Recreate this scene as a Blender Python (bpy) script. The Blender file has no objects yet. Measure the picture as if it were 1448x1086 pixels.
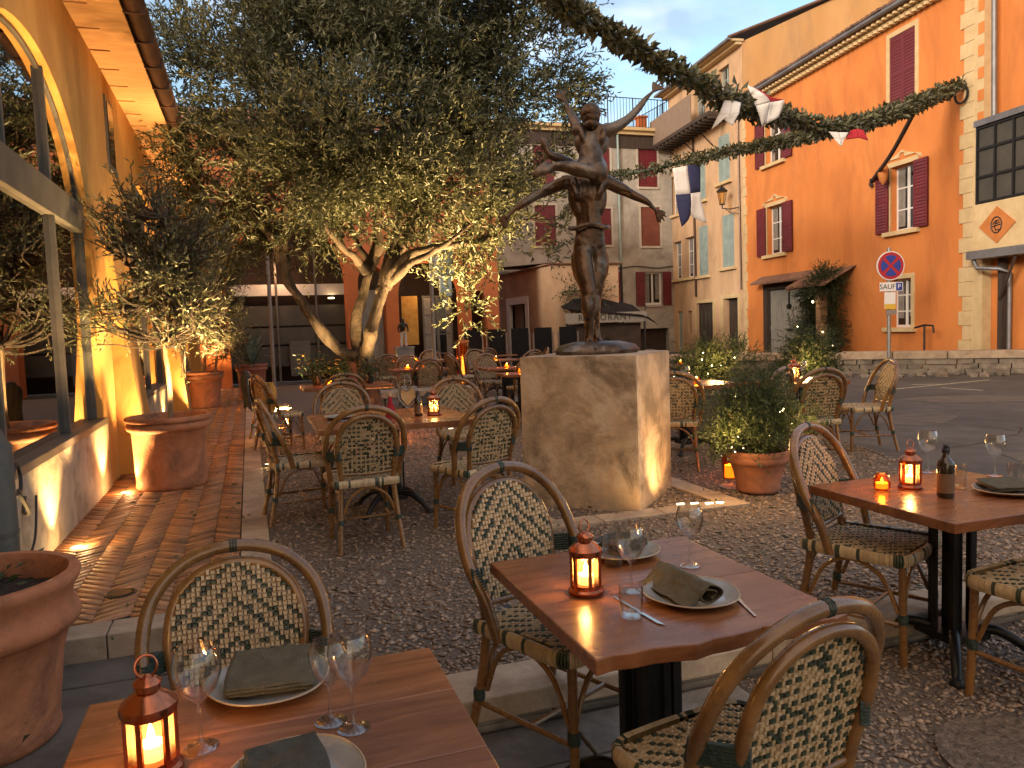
import bpy, bmesh, math, random
import numpy as np
from mathutils import Vector, Matrix, noise as mnoise
random.seed(7); rng = np.random.default_rng(7)
S = bpy.context.scene
PI = math.pi
R = math.radians
# ------------------------------------------------------------------ camera
IW, IH, FPX, EYE = 1448, 1086, 1090.0, 1.43
YAW, PITCH, ROLL = R(18.7), R(4.2), R(2.0)
_f = np.array([math.sin(YAW)*math.cos(PITCH), math.cos(YAW)*math.cos(PITCH), -math.sin(PITCH)])
_r0 = np.array([math.cos(YAW), -math.sin(YAW), 0.0]); _u0 = np.cross(_r0, _f)
_r = _r0*math.cos(ROLL)-_u0*math.sin(ROLL); _u = np.cross(_r, _f)
cam = bpy.data.cameras.new('camera'); camo = bpy.data.objects.new('camera', cam); S.collection.objects.link(camo)
cam.sensor_fit = 'HORIZONTAL'; cam.sensor_width = 36; cam.lens = 36*FPX/IW; cam.clip_start = .02; cam.clip_end = 600
camo.matrix_world = Matrix(((_r[0], _u[0], -_f[0], 0), (_r[1], _u[1], -_f[1], 0), (_r[2], _u[2], -_f[2], EYE), (0, 0, 0, 1)))
S.camera = camo
def ray(px, py): return _f+_r*(px-IW/2)/FPX-_u*(py-IH/2)/FPX
def P(px, py, z=0.0):                     # where the sight line meets the level z
    d = ray(px, py); t = (z-EYE)/d[2]; return Vector((d[0]*t, d[1]*t, z))
def D(px, py, t):                         # a point at depth t
    d = ray(px, py); return Vector((d[0]*t, d[1]*t, EYE+d[2]*t))
# ------------------------------------------------------------------ light
SUN_EL, SUN_ROT = R(14), R(-120)
W = bpy.data.worlds.new('World'); S.world = W; W.use_nodes = True
nt = W.node_tree; nt.nodes.clear()
def nn(t, ty, **k):
    n = t.nodes.new(ty)
    for a, b in k.items(): setattr(n, a, b)
    return n
sky = nn(nt, 'ShaderNodeTexSky', sky_type='NISHITA', sun_disc=False, sun_elevation=SUN_EL, sun_rotation=SUN_ROT)
sky.air_density = 1.2; sky.dust_density = 1.0; sky.ozone_density = 2.0
tc = nn(nt, 'ShaderNodeTexCoord'); mp = nn(nt, 'ShaderNodeMapping'); mp.inputs['Scale'].default_value = (1.6, 1.6, 3.6); mp.inputs['Location'].default_value = (.35, .1, .4)
cn = nn(nt, 'ShaderNodeTexNoise'); cn.inputs['Scale'].default_value = 2.2; cn.inputs['Detail'].default_value = 9; cn.inputs['Roughness'].default_value = .58; cn.inputs['Distortion'].default_value = .4
cr = nn(nt, 'ShaderNodeValToRGB'); cr.color_ramp.elements[0].position = .40; cr.color_ramp.elements[1].position = .62
cn2 = nn(nt, 'ShaderNodeTexNoise'); cn2.inputs['Scale'].default_value = 5.5; cn2.inputs['Detail'].default_value = 7
cc = nn(nt, 'ShaderNodeValToRGB'); cc.color_ramp.elements[0].color = (1.9, 2.4, 3.2, 1); cc.color_ramp.elements[1].color = (4.6, 4.8, 5.3, 1)
cc.color_ramp.elements[0].position = .35; cc.color_ramp.elements[1].position = .68
mx = nn(nt, 'ShaderNodeMixRGB'); bg = nn(nt, 'ShaderNodeBackground'); wo = nn(nt, 'ShaderNodeOutputWorld')
L = nt.links.new
L(tc.outputs['Generated'], mp.inputs['Vector']); L(mp.outputs[0], cn.inputs['Vector']); L(mp.outputs[0], cn2.inputs['Vector'])
L(cn.outputs[0], cr.inputs[0]); L(cn2.outputs[0], cc.inputs[0])
L(cr.outputs[0], mx.inputs[0]); L(sky.outputs[0], mx.inputs[1]); L(cc.outputs[0], mx.inputs[2])
vd = nn(nt, 'ShaderNodeVectorMath', operation='DOT_PRODUCT'); vd.inputs[1].default_value = (math.sin(SUN_ROT), math.cos(SUN_ROT), .12)
mr = nn(nt, 'ShaderNodeMapRange'); mr.inputs['From Min'].default_value = -.25; mr.inputs['From Max'].default_value = 1.0
L(tc.outputs['Generated'], vd.inputs[0]); L(vd.outputs['Value'], mr.inputs['Value'])
wm = nn(nt, 'ShaderNodeMixRGB'); wm.inputs[2].default_value = (6.6, 4.4, 2.6, 1); L(mr.outputs[0], wm.inputs[0]); L(mx.outputs[0], wm.inputs[1])   # dusk glow in the west, behind the camera
L(wm.outputs[0], bg.inputs[0]); L(bg.outputs[0], wo.inputs[0])
bg.inputs[1].default_value = .095
sun = bpy.data.lights.new('sun', 'SUN'); suno = bpy.data.objects.new('sun', sun); S.collection.objects.link(suno)
sun.energy = 1.15; sun.angle = R(14); sun.color = (1, .88, .74)
_sd = Vector((math.sin(SUN_ROT)*math.cos(SUN_EL), math.cos(SUN_ROT)*math.cos(SUN_EL), math.sin(SUN_EL)))
suno.rotation_euler = _sd.to_track_quat('Z', 'Y').to_euler()
S.view_settings.view_transform = 'Standard'; S.view_settings.look = 'None'; S.view_settings.gamma = 1
S.view_settings.exposure = 1.68
S.cycles.use_denoising = True
S.cycles.max_bounces = 7; S.cycles.transparent_max_bounces = 14; S.cycles.caustics_reflective = False; S.cycles.caustics_refractive = False
S.cycles.sample_clamp_indirect = 4
WARM = (1.0, .56, .2)
def lamp(name, ty, loc, power, color=WARM, size=.03, to=None, angle=60, blend=.6, parent=None):
    l = bpy.data.lights.new(name, ty); o = bpy.data.objects.new(name, l); S.collection.objects.link(o)
    l.energy = power*.5; l.color = color; l.shadow_soft_size = size; o.location = loc
    if ty == 'SPOT':
        l.spot_size = R(angle); l.spot_blend = blend
        o.rotation_euler = (Vector(loc)-Vector(to)).to_track_quat('Z', 'Y').to_euler()
    if parent: o.parent = parent
    return o
# ------------------------------------------------------------------ materials
def mat(name, c1, c2=None, scale=6, rough=.7, metal=0, bump=0, bscale=40, stretch=(1, 1, 1), island=None, stain=None, stscale=1.2,
        stramp=(.45, .7), spec=.5, coat=0, emit=None, detail=6, c3=None, objvar=0):
    m = bpy.data.materials.new(name); m.use_nodes = True; t = m.node_tree; b = t.nodes['Principled BSDF']; L = t.links.new
    b.inputs['Roughness'].default_value = rough; b.inputs['Metallic'].default_value = metal
    b.inputs['Specular IOR Level'].default_value = spec; b.inputs['Coat Weight'].default_value = coat; b.inputs['Coat Roughness'].default_value = .15
    tc = nn(t, 'ShaderNodeTexCoord'); mp = nn(t, 'ShaderNodeMapping'); mp.inputs['Scale'].default_value = stretch
    L(tc.outputs['Object'], mp.inputs['Vector'])
    col = None
    if c2:
        n = nn(t, 'ShaderNodeTexNoise'); n.inputs['Scale'].default_value = scale; n.inputs['Detail'].default_value = detail; n.inputs['Roughness'].default_value = .62
        L(mp.outputs[0], n.inputs['Vector'])
        r = nn(t, 'ShaderNodeValToRGB'); r.color_ramp.elements[0].color = (*c1, 1); r.color_ramp.elements[1].color = (*c2, 1)
        r.color_ramp.elements[0].position = .36; r.color_ramp.elements[1].position = .64
        if c3: e = r.color_ramp.elements.new(.5); e.color = (*c3, 1)
        L(n.outputs[0], r.inputs[0]); col = r.outputs[0]
    else:
        rgb = nn(t, 'ShaderNodeRGB'); rgb.outputs[0].default_value = (*c1, 1); col = rgb.outputs[0]
    if stain:
        n = nn(t, 'ShaderNodeTexNoise'); n.inputs['Scale'].default_value = stscale; n.inputs['Detail'].default_value = 8; n.inputs['Roughness'].default_value = .68; n.inputs['Distortion'].default_value = .5
        L(mp.outputs[0], n.inputs['Vector'])
        r = nn(t, 'ShaderNodeValToRGB'); r.color_ramp.elements[0].position = stramp[0]; r.color_ramp.elements[1].position = stramp[1]
        L(n.outputs[0], r.inputs[0])
        x = nn(t, 'ShaderNodeMixRGB'); L(r.outputs[0], x.inputs[0]); L(col, x.inputs[1]); x.inputs[2].default_value = (*stain, 1); col = x.outputs[0]
    if island:
        g = nn(t, 'ShaderNodeNewGeometry'); r = nn(t, 'ShaderNodeValToRGB'); r.color_ramp.interpolation = 'LINEAR'
        els = r.color_ramp.elements; k = len(island)
        for i, c in enumerate(island):
            e = els[i] if i < 2 else els.new(i/(k-1))
            e.position = i/(k-1) if k > 1 else 0; e.color = (*c, 1)
        L(g.outputs['Random Per Island'], r.inputs[0])
        x = nn(t, 'ShaderNodeMixRGB'); x.blend_type = 'MULTIPLY'; x.inputs[0].default_value = 1; L(col, x.inputs[1]); L(r.outputs[0], x.inputs[2]); col = x.outputs[0]
    L(col, b.inputs['Base Color'])
    if bump:
        n = nn(t, 'ShaderNodeTexNoise'); n.inputs['Scale'].default_value = bscale; n.inputs['Detail'].default_value = 6
        L(mp.outputs[0], n.inputs['Vector'])
        u = nn(t, 'ShaderNodeBump'); u.inputs['Strength'].default_value = bump; u.inputs['Distance'].default_value = .02
        L(n.outputs[0], u.inputs['Height']); L(u.outputs[0], b.inputs['Normal'])
        rr = nn(t, 'ShaderNodeMapRange'); rr.inputs['To Min'].default_value = max(0, rough-.12); rr.inputs['To Max'].default_value = min(1, rough+.12)
        L(n.outputs[0], rr.inputs['Value']); L(rr.outputs[0], b.inputs['Roughness'])
    if objvar:
        oi = nn(t, 'ShaderNodeObjectInfo'); mr_ = nn(t, 'ShaderNodeMapRange'); mr_.inputs['To Min'].default_value = 1-objvar; mr_.inputs['To Max'].default_value = 1+objvar*.6; L(oi.outputs['Random'], mr_.inputs['Value'])
        x = nn(t, 'ShaderNodeMixRGB'); x.blend_type = 'MULTIPLY'; x.inputs[0].default_value = 1; L(col, x.inputs[1]); L(mr_.outputs[0], x.inputs[2]); L(x.outputs[0], b.inputs['Base Color'])
    if emit: b.inputs['Emission Color'].default_value = (*emit[0], 1); b.inputs['Emission Strength'].default_value = emit[1]
    return m
def leafmat(name, cols, trans=.3, rough=.45):
    m = mat(name, (1, 1, 1), island=cols, rough=rough, spec=.5); t = m.node_tree; b = t.nodes['Principled BSDF']; out = t.nodes['Material Output']
    src = b.inputs['Base Color'].links[0].from_socket
    tr = nn(t, 'ShaderNodeBsdfTranslucent'); x = nn(t, 'ShaderNodeMixShader'); x.inputs[0].default_value = trans
    t.links.new(src, tr.inputs[0]); t.links.new(b.outputs[0], x.inputs[1]); t.links.new(tr.outputs[0], x.inputs[2]); t.links.new(x.outputs[0], out.inputs[0])
    return m
def glassmat(name, tint=(1, 1, 1), refl=1.0, rough=.0, base=.04):
    m = bpy.data.materials.new(name); m.use_nodes = True; t = m.node_tree; t.nodes.clear()
    o = nn(t, 'ShaderNodeOutputMaterial'); tr = nn(t, 'ShaderNodeBsdfTransparent'); tr.inputs[0].default_value = (*tint, 1)
    g = nn(t, 'ShaderNodeBsdfGlossy'); g.inputs['Roughness'].default_value = rough
    lw0 = nn(t, 'ShaderNodeLayerWeight'); lw0.inputs['Blend'].default_value = .5; lw = nn(t, 'ShaderNodeMath', operation='POWER'); lw.inputs[1].default_value = 2.6; t.links.new(lw0.outputs['Facing'], lw.inputs[0])
    mu = nn(t, 'ShaderNodeMath', operation='MULTIPLY_ADD'); mu.inputs[1].default_value = refl; mu.inputs[2].default_value = base; mu.use_clamp = True
    x = nn(t, 'ShaderNodeMixShader'); L = t.links.new
    L(lw.outputs[0], mu.inputs[0]); L(mu.outputs[0], x.inputs[0]); L(tr.outputs[0], x.inputs[1]); L(g.outputs[0], x.inputs[2]); L(x.outputs[0], o.inputs[0])
    return m
def woodmat(name, a, b_, c, rough=.22, axis=0):
    m = bpy.data.materials.new(name); m.use_nodes = True; t = m.node_tree; p = t.nodes['Principled BSDF']; L = t.links.new
    tc = nn(t, 'ShaderNodeTexCoord'); mp = nn(t, 'ShaderNodeMapping'); mp.inputs['Scale'].default_value = (1.2, 11, 6) if axis == 0 else (11, 1.2, 6)
    L(tc.outputs['Object'], mp.inputs[0])
    n = nn(t, 'ShaderNodeTexNoise'); n.inputs['Scale'].default_value = 2.6; n.inputs['Detail'].default_value = 9; n.inputs['Roughness'].default_value = .65; n.inputs['Distortion'].default_value = .9
    L(mp.outputs[0], n.inputs['Vector'])
    r = nn(t, 'ShaderNodeValToRGB'); r.color_ramp.elements[0].color = (*a, 1); r.color_ramp.elements[0].position = .3; r.color_ramp.elements[1].color = (*c, 1); r.color_ramp.elements[1].position = .72
    e = r.color_ramp.elements.new(.5); e.color = (*b_, 1); L(n.outputs[0], r.inputs[0])
    n2 = nn(t, 'ShaderNodeTexNoise'); n2.inputs['Scale'].default_value = 3.2; n2.inputs['Detail'].default_value = 8; L(tc.outputs['Object'], n2.inputs['Vector'])
    r2 = nn(t, 'ShaderNodeValToRGB'); r2.color_ramp.elements[0].position = .42; r2.color_ramp.elements[1].position = .75
    r2.color_ramp.elements[0].color = (1, 1, 1, 1); r2.color_ramp.elements[1].color = (.55, .5, .48, 1); L(n2.outputs[0], r2.inputs[0])
    g = nn(t, 'ShaderNodeNewGeometry'); r3 = nn(t, 'ShaderNodeMapRange'); r3.inputs['To Min'].default_value = .82; r3.inputs['To Max'].default_value = 1.12; L(g.outputs['Random Per Island'], r3.inputs[0])
    v = nn(t, 'ShaderNodeTexVoronoi'); v.inputs['Scale'].default_value = 9; L(tc.outputs['Object'], v.inputs['Vector'])
    rk = nn(t, 'ShaderNodeValToRGB'); rk.color_ramp.elements[0].position = .04; rk.color_ramp.elements[1].position = .1; rk.color_ramp.elements[0].color = (.35, .3, .3, 1); L(v.outputs['Distance'], rk.inputs[0])
    x = nn(t, 'ShaderNodeMixRGB', blend_type='MULTIPLY'); x.inputs[0].default_value = .8; L(r.outputs[0], x.inputs[1]); L(r2.outputs[0], x.inputs[2])
    y = nn(t, 'ShaderNodeMixRGB', blend_type='MULTIPLY'); y.inputs[0].default_value = 1; L(x.outputs[0], y.inputs[1]); L(r3.outputs[0], y.inputs[2])
    w = nn(t, 'ShaderNodeMixRGB', blend_type='MULTIPLY'); w.inputs[0].default_value = .75; L(y.outputs[0], w.inputs[1]); L(rk.outputs[0], w.inputs[2])
    L(w.outputs[0], p.inputs['Base Color'])
    rr = nn(t, 'ShaderNodeMapRange'); rr.inputs['To Min'].default_value = rough-.1; rr.inputs['To Max'].default_value = rough+.2; L(n2.outputs[0], rr.inputs[0]); L(rr.outputs[0], p.inputs['Roughness'])
    u = nn(t, 'ShaderNodeBump'); u.inputs['Strength'].default_value = .18; u.inputs['Distance'].default_value = .006; L(n.outputs[0], u.inputs['Height']); L(u.outputs[0], p.inputs['Normal'])
    return m
def emimat(name, c, s):
    m = bpy.data.materials.new(name); m.use_nodes = True; t = m.node_tree; t.nodes.clear()
    o = nn(t, 'ShaderNodeOutputMaterial'); e = nn(t, 'ShaderNodeEmission'); e.inputs[0].default_value = (*c, 1); e.inputs[1].default_value = s; t.links.new(e.outputs[0], o.inputs[0])
    return m
M = {}
M['ochre'] = mat('ochre_plaster', (.52, .27, .06), (.62, .345, .09), scale=2.2, rough=.85, bump=.25, bscale=14, stain=(.42, .2, .05), stscale=1.3, stretch=(1, 1, .5))
M['orange'] = mat('orange_plaster', (.56, .185, .042), (.63, .23, .06), scale=.7, rough=.88, bump=.2, bscale=9, stain=(.42, .135, .036), stscale=.9, stramp=(.46, .74), stretch=(1, 1, .4))
M['rust'] = mat('arcade_plaster', (.42, .115, .03), (.5, .16, .05), scale=1, rough=.88, bump=.2, bscale=9, stain=(.33, .1, .04), stscale=.6)
M['yellow'] = mat('yellow_plaster', (.52, .335, .19), (.6, .40, .245), scale=.8, rough=.88, bump=.2, bscale=9, stain=(.34, .22, .13), stscale=.9, stretch=(1, 1, .4))
M['gable'] = mat('gable_plaster', (.53, .285, .105), (.61, .345, .14), scale=.7, rough=.9, bump=.2, bscale=8, stain=(.38, .23, .12), stscale=.6, stretch=(1, 1, .4))
M['greyr'] = mat('grey_render', (.36, .335, .295), (.46, .425, .375), scale=1.5, rough=.92, bump=.3, bscale=10, stain=(.24, .215, .18), stscale=.8, stramp=(.42, .66))
M['beige'] = mat('beige_plaster', (.40, .26, .155), (.48, .32, .2), scale=1, rough=.9, bump=.2, bscale=10, stain=(.28, .18, .11), stscale=.6)
M['cream'] = mat('cream_trim', (.5, .37, .19), (.6, .45, .25), scale=3, rough=.8, bump=.15, bscale=20)
M['stone'] = mat('plinth_stone', (.36, .27, .18), (.56, .45, .33), scale=3.2, rough=.7, bump=.3, bscale=22, stain=(.2, .145, .095), stscale=2.6, stramp=(.46, .62), c3=(.48, .34, .22), detail=9)
M['lowstone'] = mat('low_wall_stone', (.38, .3, .2), (.5, .42, .31), scale=4, rough=.8, bump=.4, bscale=20, stain=(.17, .13, .09), stscale=2.2, stramp=(.48, .68))
M['kerb'] = mat('kerb_stone', (.38, .29, .2), (.5, .4, .29), scale=5, rough=.75, bump=.3, bscale=30, stain=(.22, .16, .11), stscale=2.5, island=[(.8, .78, .76), (1.05, 1.03, 1)])
M['slab'] = mat('slab_stone', (.16, .135, .105), (.29, .25, .2), scale=4, rough=.75, bump=.5, bscale=16, stain=(.08, .068, .055), stscale=2.8, island=[(.75, .75, .75), (1.1, 1.08, 1.05)])
M['darkslab'] = mat('dark_slab', (.07, .06, .05), (.13, .115, .095), scale=4, rough=.75, bump=.5, bscale=16, island=[(.75, .75, .75), (1.2, 1.15, 1.1)])
M['brick'] = mat('path_brick', (.35, .165, .075), (.47, .245, .115), scale=9, rough=.6, bump=.35, bscale=60, island=[(.38, .35, .33), (.85, .82, .78), (1.15, 1.08, 1), (.6, .56, .5), (1.0, .9, .8)])
M['joint'] = mat('joint_sand', (.025, .016, .011), (.045, .03, .02), scale=20, rough=.95)
M['gravelbase'] = mat('gravel_base', (.085, .062, .044), (.21, .155, .112), scale=45, rough=.9, bump=1.0, bscale=55, detail=3, stain=(.11, .09, .075), stscale=.8)
M['pebble'] = mat('pebble', (.36, .275, .205), rough=.55, island=[(.35, .33, .31), (.6, .57, .54), (.8, .78, .74), (1.0, .95, .88), (.5, .46, .42), (1.35, 1.28, 1.2)])
M['asphalt'] = mat('asphalt', (.075, .067, .06), (.115, .103, .092), scale=3, rough=.86, bump=.35, bscale=120, stain=(.055, .049, .044), stscale=.5)
M['roadline'] = mat('road_paint', (.3, .27, .2), (.5, .45, .34), scale=9, rough=.7)
M['terracotta'] = mat('terracotta', (.39, .145, .06), (.52, .215, .10), scale=3, rough=.75, bump=.3, bscale=26, stain=(.2, .085, .045), stscale=3.0, stramp=(.46, .66))
M['oldterracotta'] = mat('old_terracotta', (.26, .1, .055), (.40, .16, .085), scale=3, rough=.78, bump=.3, bscale=26, stain=(.15, .07, .045), stscale=3, stramp=(.42, .68))
M['soil'] = mat('soil', (.02, .014, .01), (.045, .03, .02), scale=30, rough=.95, bump=1, bscale=60)
M['bark'] = mat('olive_bark', (.03, .019, .011), (.078, .05, .028), scale=6, rough=.85, bump=1.0, bscale=22, stretch=(2.2, 2.2, .7), stain=(.07, .05, .032), stscale=3)
M['palebark'] = mat('pale_bark', (.2, .13, .075), (.3, .2, .12), scale=9, rough=.85, bump=.5, bscale=30, stretch=(2, 2, .6))
M['olive'] = leafmat('olive_leaf', [(.034, .04, .016), (.058, .063, .027), (.095, .098, .045), (.18, .178, .1), (.04, .045, .02)])
M['litolive'] = leafmat('lit_olive_leaf', [(.07, .078, .034), (.11, .115, .052), (.17, .17, .085), (.28, .27, .16)], .35)  # lighter copy of the olive leaf, light painted into the potted crowns
M['laurel'] = leafmat('laurel_leaf', [(.045, .046, .02), (.08, .078, .034), (.135, .125, .06), (.06, .06, .026)], .2)
M['bush'] = leafmat('bush_leaf', [(.03, .055, .022), (.055, .085, .03), (.09, .115, .04), (.04, .065, .026)])
M['vine'] = leafmat('vine_leaf', [(.02, .04, .015), (.04, .065, .022), (.065, .085, .03)])
M['agave'] = mat('agave_leaf', (.06, .1, .07), (.1, .14, .1), scale=5, rough=.5)
M['bronze'] = mat('bronze', (.055, .032, .02), (.12, .075, .046), scale=5, rough=.34, metal=.85, bump=.55, bscale=13, stain=(.2, .21, .21), stscale=2.6, stramp=(.52, .74))
M['bronzepale'] = mat('weathered_bronze', (.06, .04, .028), (.13, .09, .065), scale=5, rough=.4, metal=.75, bump=.55, bscale=13, stain=(.22, .2, .18), stscale=2.4, stramp=(.52, .72))
M['copper'] = mat('copper', (.5, .17, .085), (.36, .10, .05), scale=9, rough=.22, metal=1, bump=.05, bscale=30)
M['iron'] = mat('black_iron', (.012, .012, .013), (.022, .021, .02), scale=12, rough=.42, metal=.4, bump=.1, bscale=50)
M['steel'] = mat('grey_steel', (.22, .215, .21), (.3, .29, .28), scale=4, rough=.45, metal=.5)
M['greyframe'] = mat('grey_frame', (.085, .08, .068), (.125, .115, .098), scale=4, rough=.5, metal=.2)
M['postpaint'] = mat('post_paint', (.05, .05, .04), (.085, .08, .06), scale=4, rough=.6, stain=(.12, .1, .07), stscale=3)
M['greytrim'] = mat('grey_trim', (.42, .37, .31), (.5, .45, .38), scale=3, rough=.85)
M['zinc'] = mat('zinc', (.16, .16, .17), (.23, .23, .24), scale=3, rough=.5, metal=.5)
M['gutter'] = mat('brown_gutter', (.05, .026, .018), (.1, .05, .032), scale=4, rough=.35, metal=.4)
M['rattan'] = mat('rattan', (.18, .085, .022), (.28, .14, .042), scale=7, rough=.28, coat=.45, bump=.08, bscale=40, stain=(.13, .06, .022), stscale=8, objvar=.28)
M['cane'] = mat('cream_cane', (.47, .35, .2), (.58, .455, .28), scale=30, rough=.42, island=[(.78, .76, .72), (1.05, 1.02, 1), (.9, .86, .8)])
M['darkcane'] = mat('dark_green_cane', (.034, .048, .03), (.05, .066, .042), scale=20, rough=.4)
M['binding'] = mat('green_binding', (.012, .028, .022), (.025, .045, .034), scale=30, rough=.55, bump=.4, bscale=90)
M['table'] = woodmat('table_wood', (.17, .06, .023), (.26, .097, .036), (.35, .142, .058))
M['tableedge'] = woodmat('round_table_wood', (.2, .07, .03), (.32, .12, .055), (.42, .17, .08))
M['glass'] = glassmat('clear_glass', (.95, .95, .94), 1.15, .0, .06)
M['lampglass'] = glassmat('lantern_glass', (1, .86, .62), .8, .05, .03)
def frosted(name, tint, tr_col, f):
    m = glassmat(name, tint, .8, .05, .03); t = m.node_tree; o = next(n for n in t.nodes if n.type == 'OUTPUT_MATERIAL'); s = o.inputs[0].links[0].from_socket
    tl = nn(t, 'ShaderNodeBsdfTranslucent'); tl.inputs[0].default_value = (*tr_col, 1); x = nn(t, 'ShaderNodeMixShader'); x.inputs[0].default_value = f
    t.links.new(s, x.inputs[1]); t.links.new(tl.outputs[0], x.inputs[2]); t.links.new(x.outputs[0], o.inputs[0]); return m
M['lampglass'] = frosted('lantern_glass', (1, .86, .62), (1, .72, .35), .13)
M['amber'] = glassmat('amber_glass', (1, .55, .16), .8, .05, .04)
M['window'] = glassmat('window_glass', (.3, .3, .28), 1.3, .01, .12)
M['darkwin'] = mat('dark_window', (.012, .012, .013), rough=.08, spec=.6)
M['plate'] = mat('plate_glaze', (.24, .23, .205), (.33, .315, .285), scale=6, rough=.22, coat=.3)
M['platerim'] = mat('plate_rim', (.42, .31, .2), rough=.3)
M['napkin'] = mat('olive_napkin', (.075, .062, .035), (.11, .092, .054), scale=30, rough=.9, bump=.5, bscale=160)
M['darknap'] = mat('dark_napkin', (.035, .036, .03), (.06, .058, .046), scale=30, rough=.9, bump=.5, bscale=160)
M['cutlery'] = mat('cutlery', (.62, .58, .54), rough=.2, metal=1)
M['bottle'] = mat('brown_bottle', (.018, .01, .006), rough=.08, coat=.6)
M['label'] = mat('bottle_label', (.14, .075, .04), (.2, .11, .06), scale=12, rough=.6)
M['wax'] = mat('candle_wax', (.8, .6, .35), rough=.5, emit=((1, .5, .15), .9))
M['flame'] = emimat('flame', (1, .58, .2), 14)
M['glow'] = emimat('glow', (1, .68, .34), 5)
M['fairy'] = emimat('fairy_light', (1, .72, .36), 9)
M['white'] = mat('white_paint', (.62, .6, .57), (.7, .68, .65), scale=5, rough=.6)
M['burg'] = mat('burgundy_paint', (.115, .012, .018), (.155, .02, .026), scale=2.5, rough=.55, bump=.1, bscale=30)
M['brownred'] = mat('faded_red_paint', (.16, .045, .03), (.21, .065, .045), scale=2.5, rough=.65)
M['teal'] = mat('teal_paint', (.22, .3, .29), (.3, .38, .37), scale=3, rough=.65)
M['blackpanel'] = mat('black_panel', (.006, .006, .007), (.011, .011, .012), scale=4, rough=.75, spec=.2)
M['greywood'] = mat('grey_wood', (.24, .235, .21), (.34, .33, .3), scale=5, rough=.8, stretch=(6, 6, .6), stain=(.15, .14, .12), stscale=3)
M['darkwood'] = mat('dark_wood', (.03, .02, .015), (.06, .04, .03), scale=5, rough=.75, stretch=(5, 5, .6))
M['curtain'] = mat('net_curtain', (.16, .15, .13), (.24, .22, .2), scale=8, rough=.9)
M['soffit'] = mat('soffit_wood', (.38, .2, .075), (.47, .27, .115), scale=4, rough=.8, stretch=(5, .8, 1), bump=.2, bscale=15)
M['tile'] = mat('roof_tile', (.13, .075, .05), (.22, .12, .08), scale=5, rough=.85, island=[(.6, .6, .6), (1, .95, .9), (1.2, 1.1, 1)])
M['redtile'] = mat('red_roof_tile', (.3, .11, .07), (.4, .17, .11), scale=5, rough=.85, island=[(.7, .7, .7), (1.1, 1, .95)])
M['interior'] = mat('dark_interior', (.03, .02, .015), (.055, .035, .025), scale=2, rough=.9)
M['shoppanel'] = mat('shop_panel', (.045, .042, .035), (.07, .064, .053), scale=2, rough=.6)
M['flagwhite'] = mat('white_cloth', (.56, .53, .5), (.64, .61, .58), scale=12, rough=.9)
M['navy'] = mat('navy_cloth', (.016, .018, .06), (.024, .027, .08), scale=12, rough=.9)
M['redcloth'] = mat('red_cloth', (.33, .012, .024), (.4, .02, .03), scale=12, rough=.9)
M['signred'] = mat('sign_red', (.36, .012, .022), rough=.4)
M['signblue'] = mat('sign_blue', (.018, .04, .27), rough=.4)
M['signwhite'] = mat('sign_white', (.68, .68, .68), rough=.45)
M['signblack'] = mat('sign_black', (.012, .012, .014), rough=.5)
M['signyellow'] = mat('sign_yellow', (.6, .4, .05), rough=.5)
M['awning'] = mat('awning_cloth', (.012, .01, .01), (.024, .02, .02), scale=3, rough=.9, spec=.15)
M['fascia'] = mat('awning_fascia', (.2, .18, .155), (.26, .235, .2), scale=4, rough=.8)
M['ochrecloth'] = mat('ochre_cushion', (.42, .22, .04), (.56, .32, .07), scale=7, rough=.9, bump=.3, bscale=25)
M['bluejacket'] = mat('navy_jacket', (.016, .022, .034), (.03, .04, .055), scale=7, rough=.85, bump=.3, bscale=25)
M['emblem'] = mat('emblem_ochre', (.42, .14, .03), (.5, .18, .045), scale=3, rough=.8)
M['reed'] = mat('balcony_reed', (.17, .12, .09), (.24, .175, .13), scale=6, rough=.9, stretch=(9, 9, .5))
M['disc'] = mat('grey_cover', (.10, .12, .14), (.14, .16, .18), scale=4, rough=.55)
M['rubber'] = mat('cable', (.012, .011, .011), rough=.6)
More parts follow.
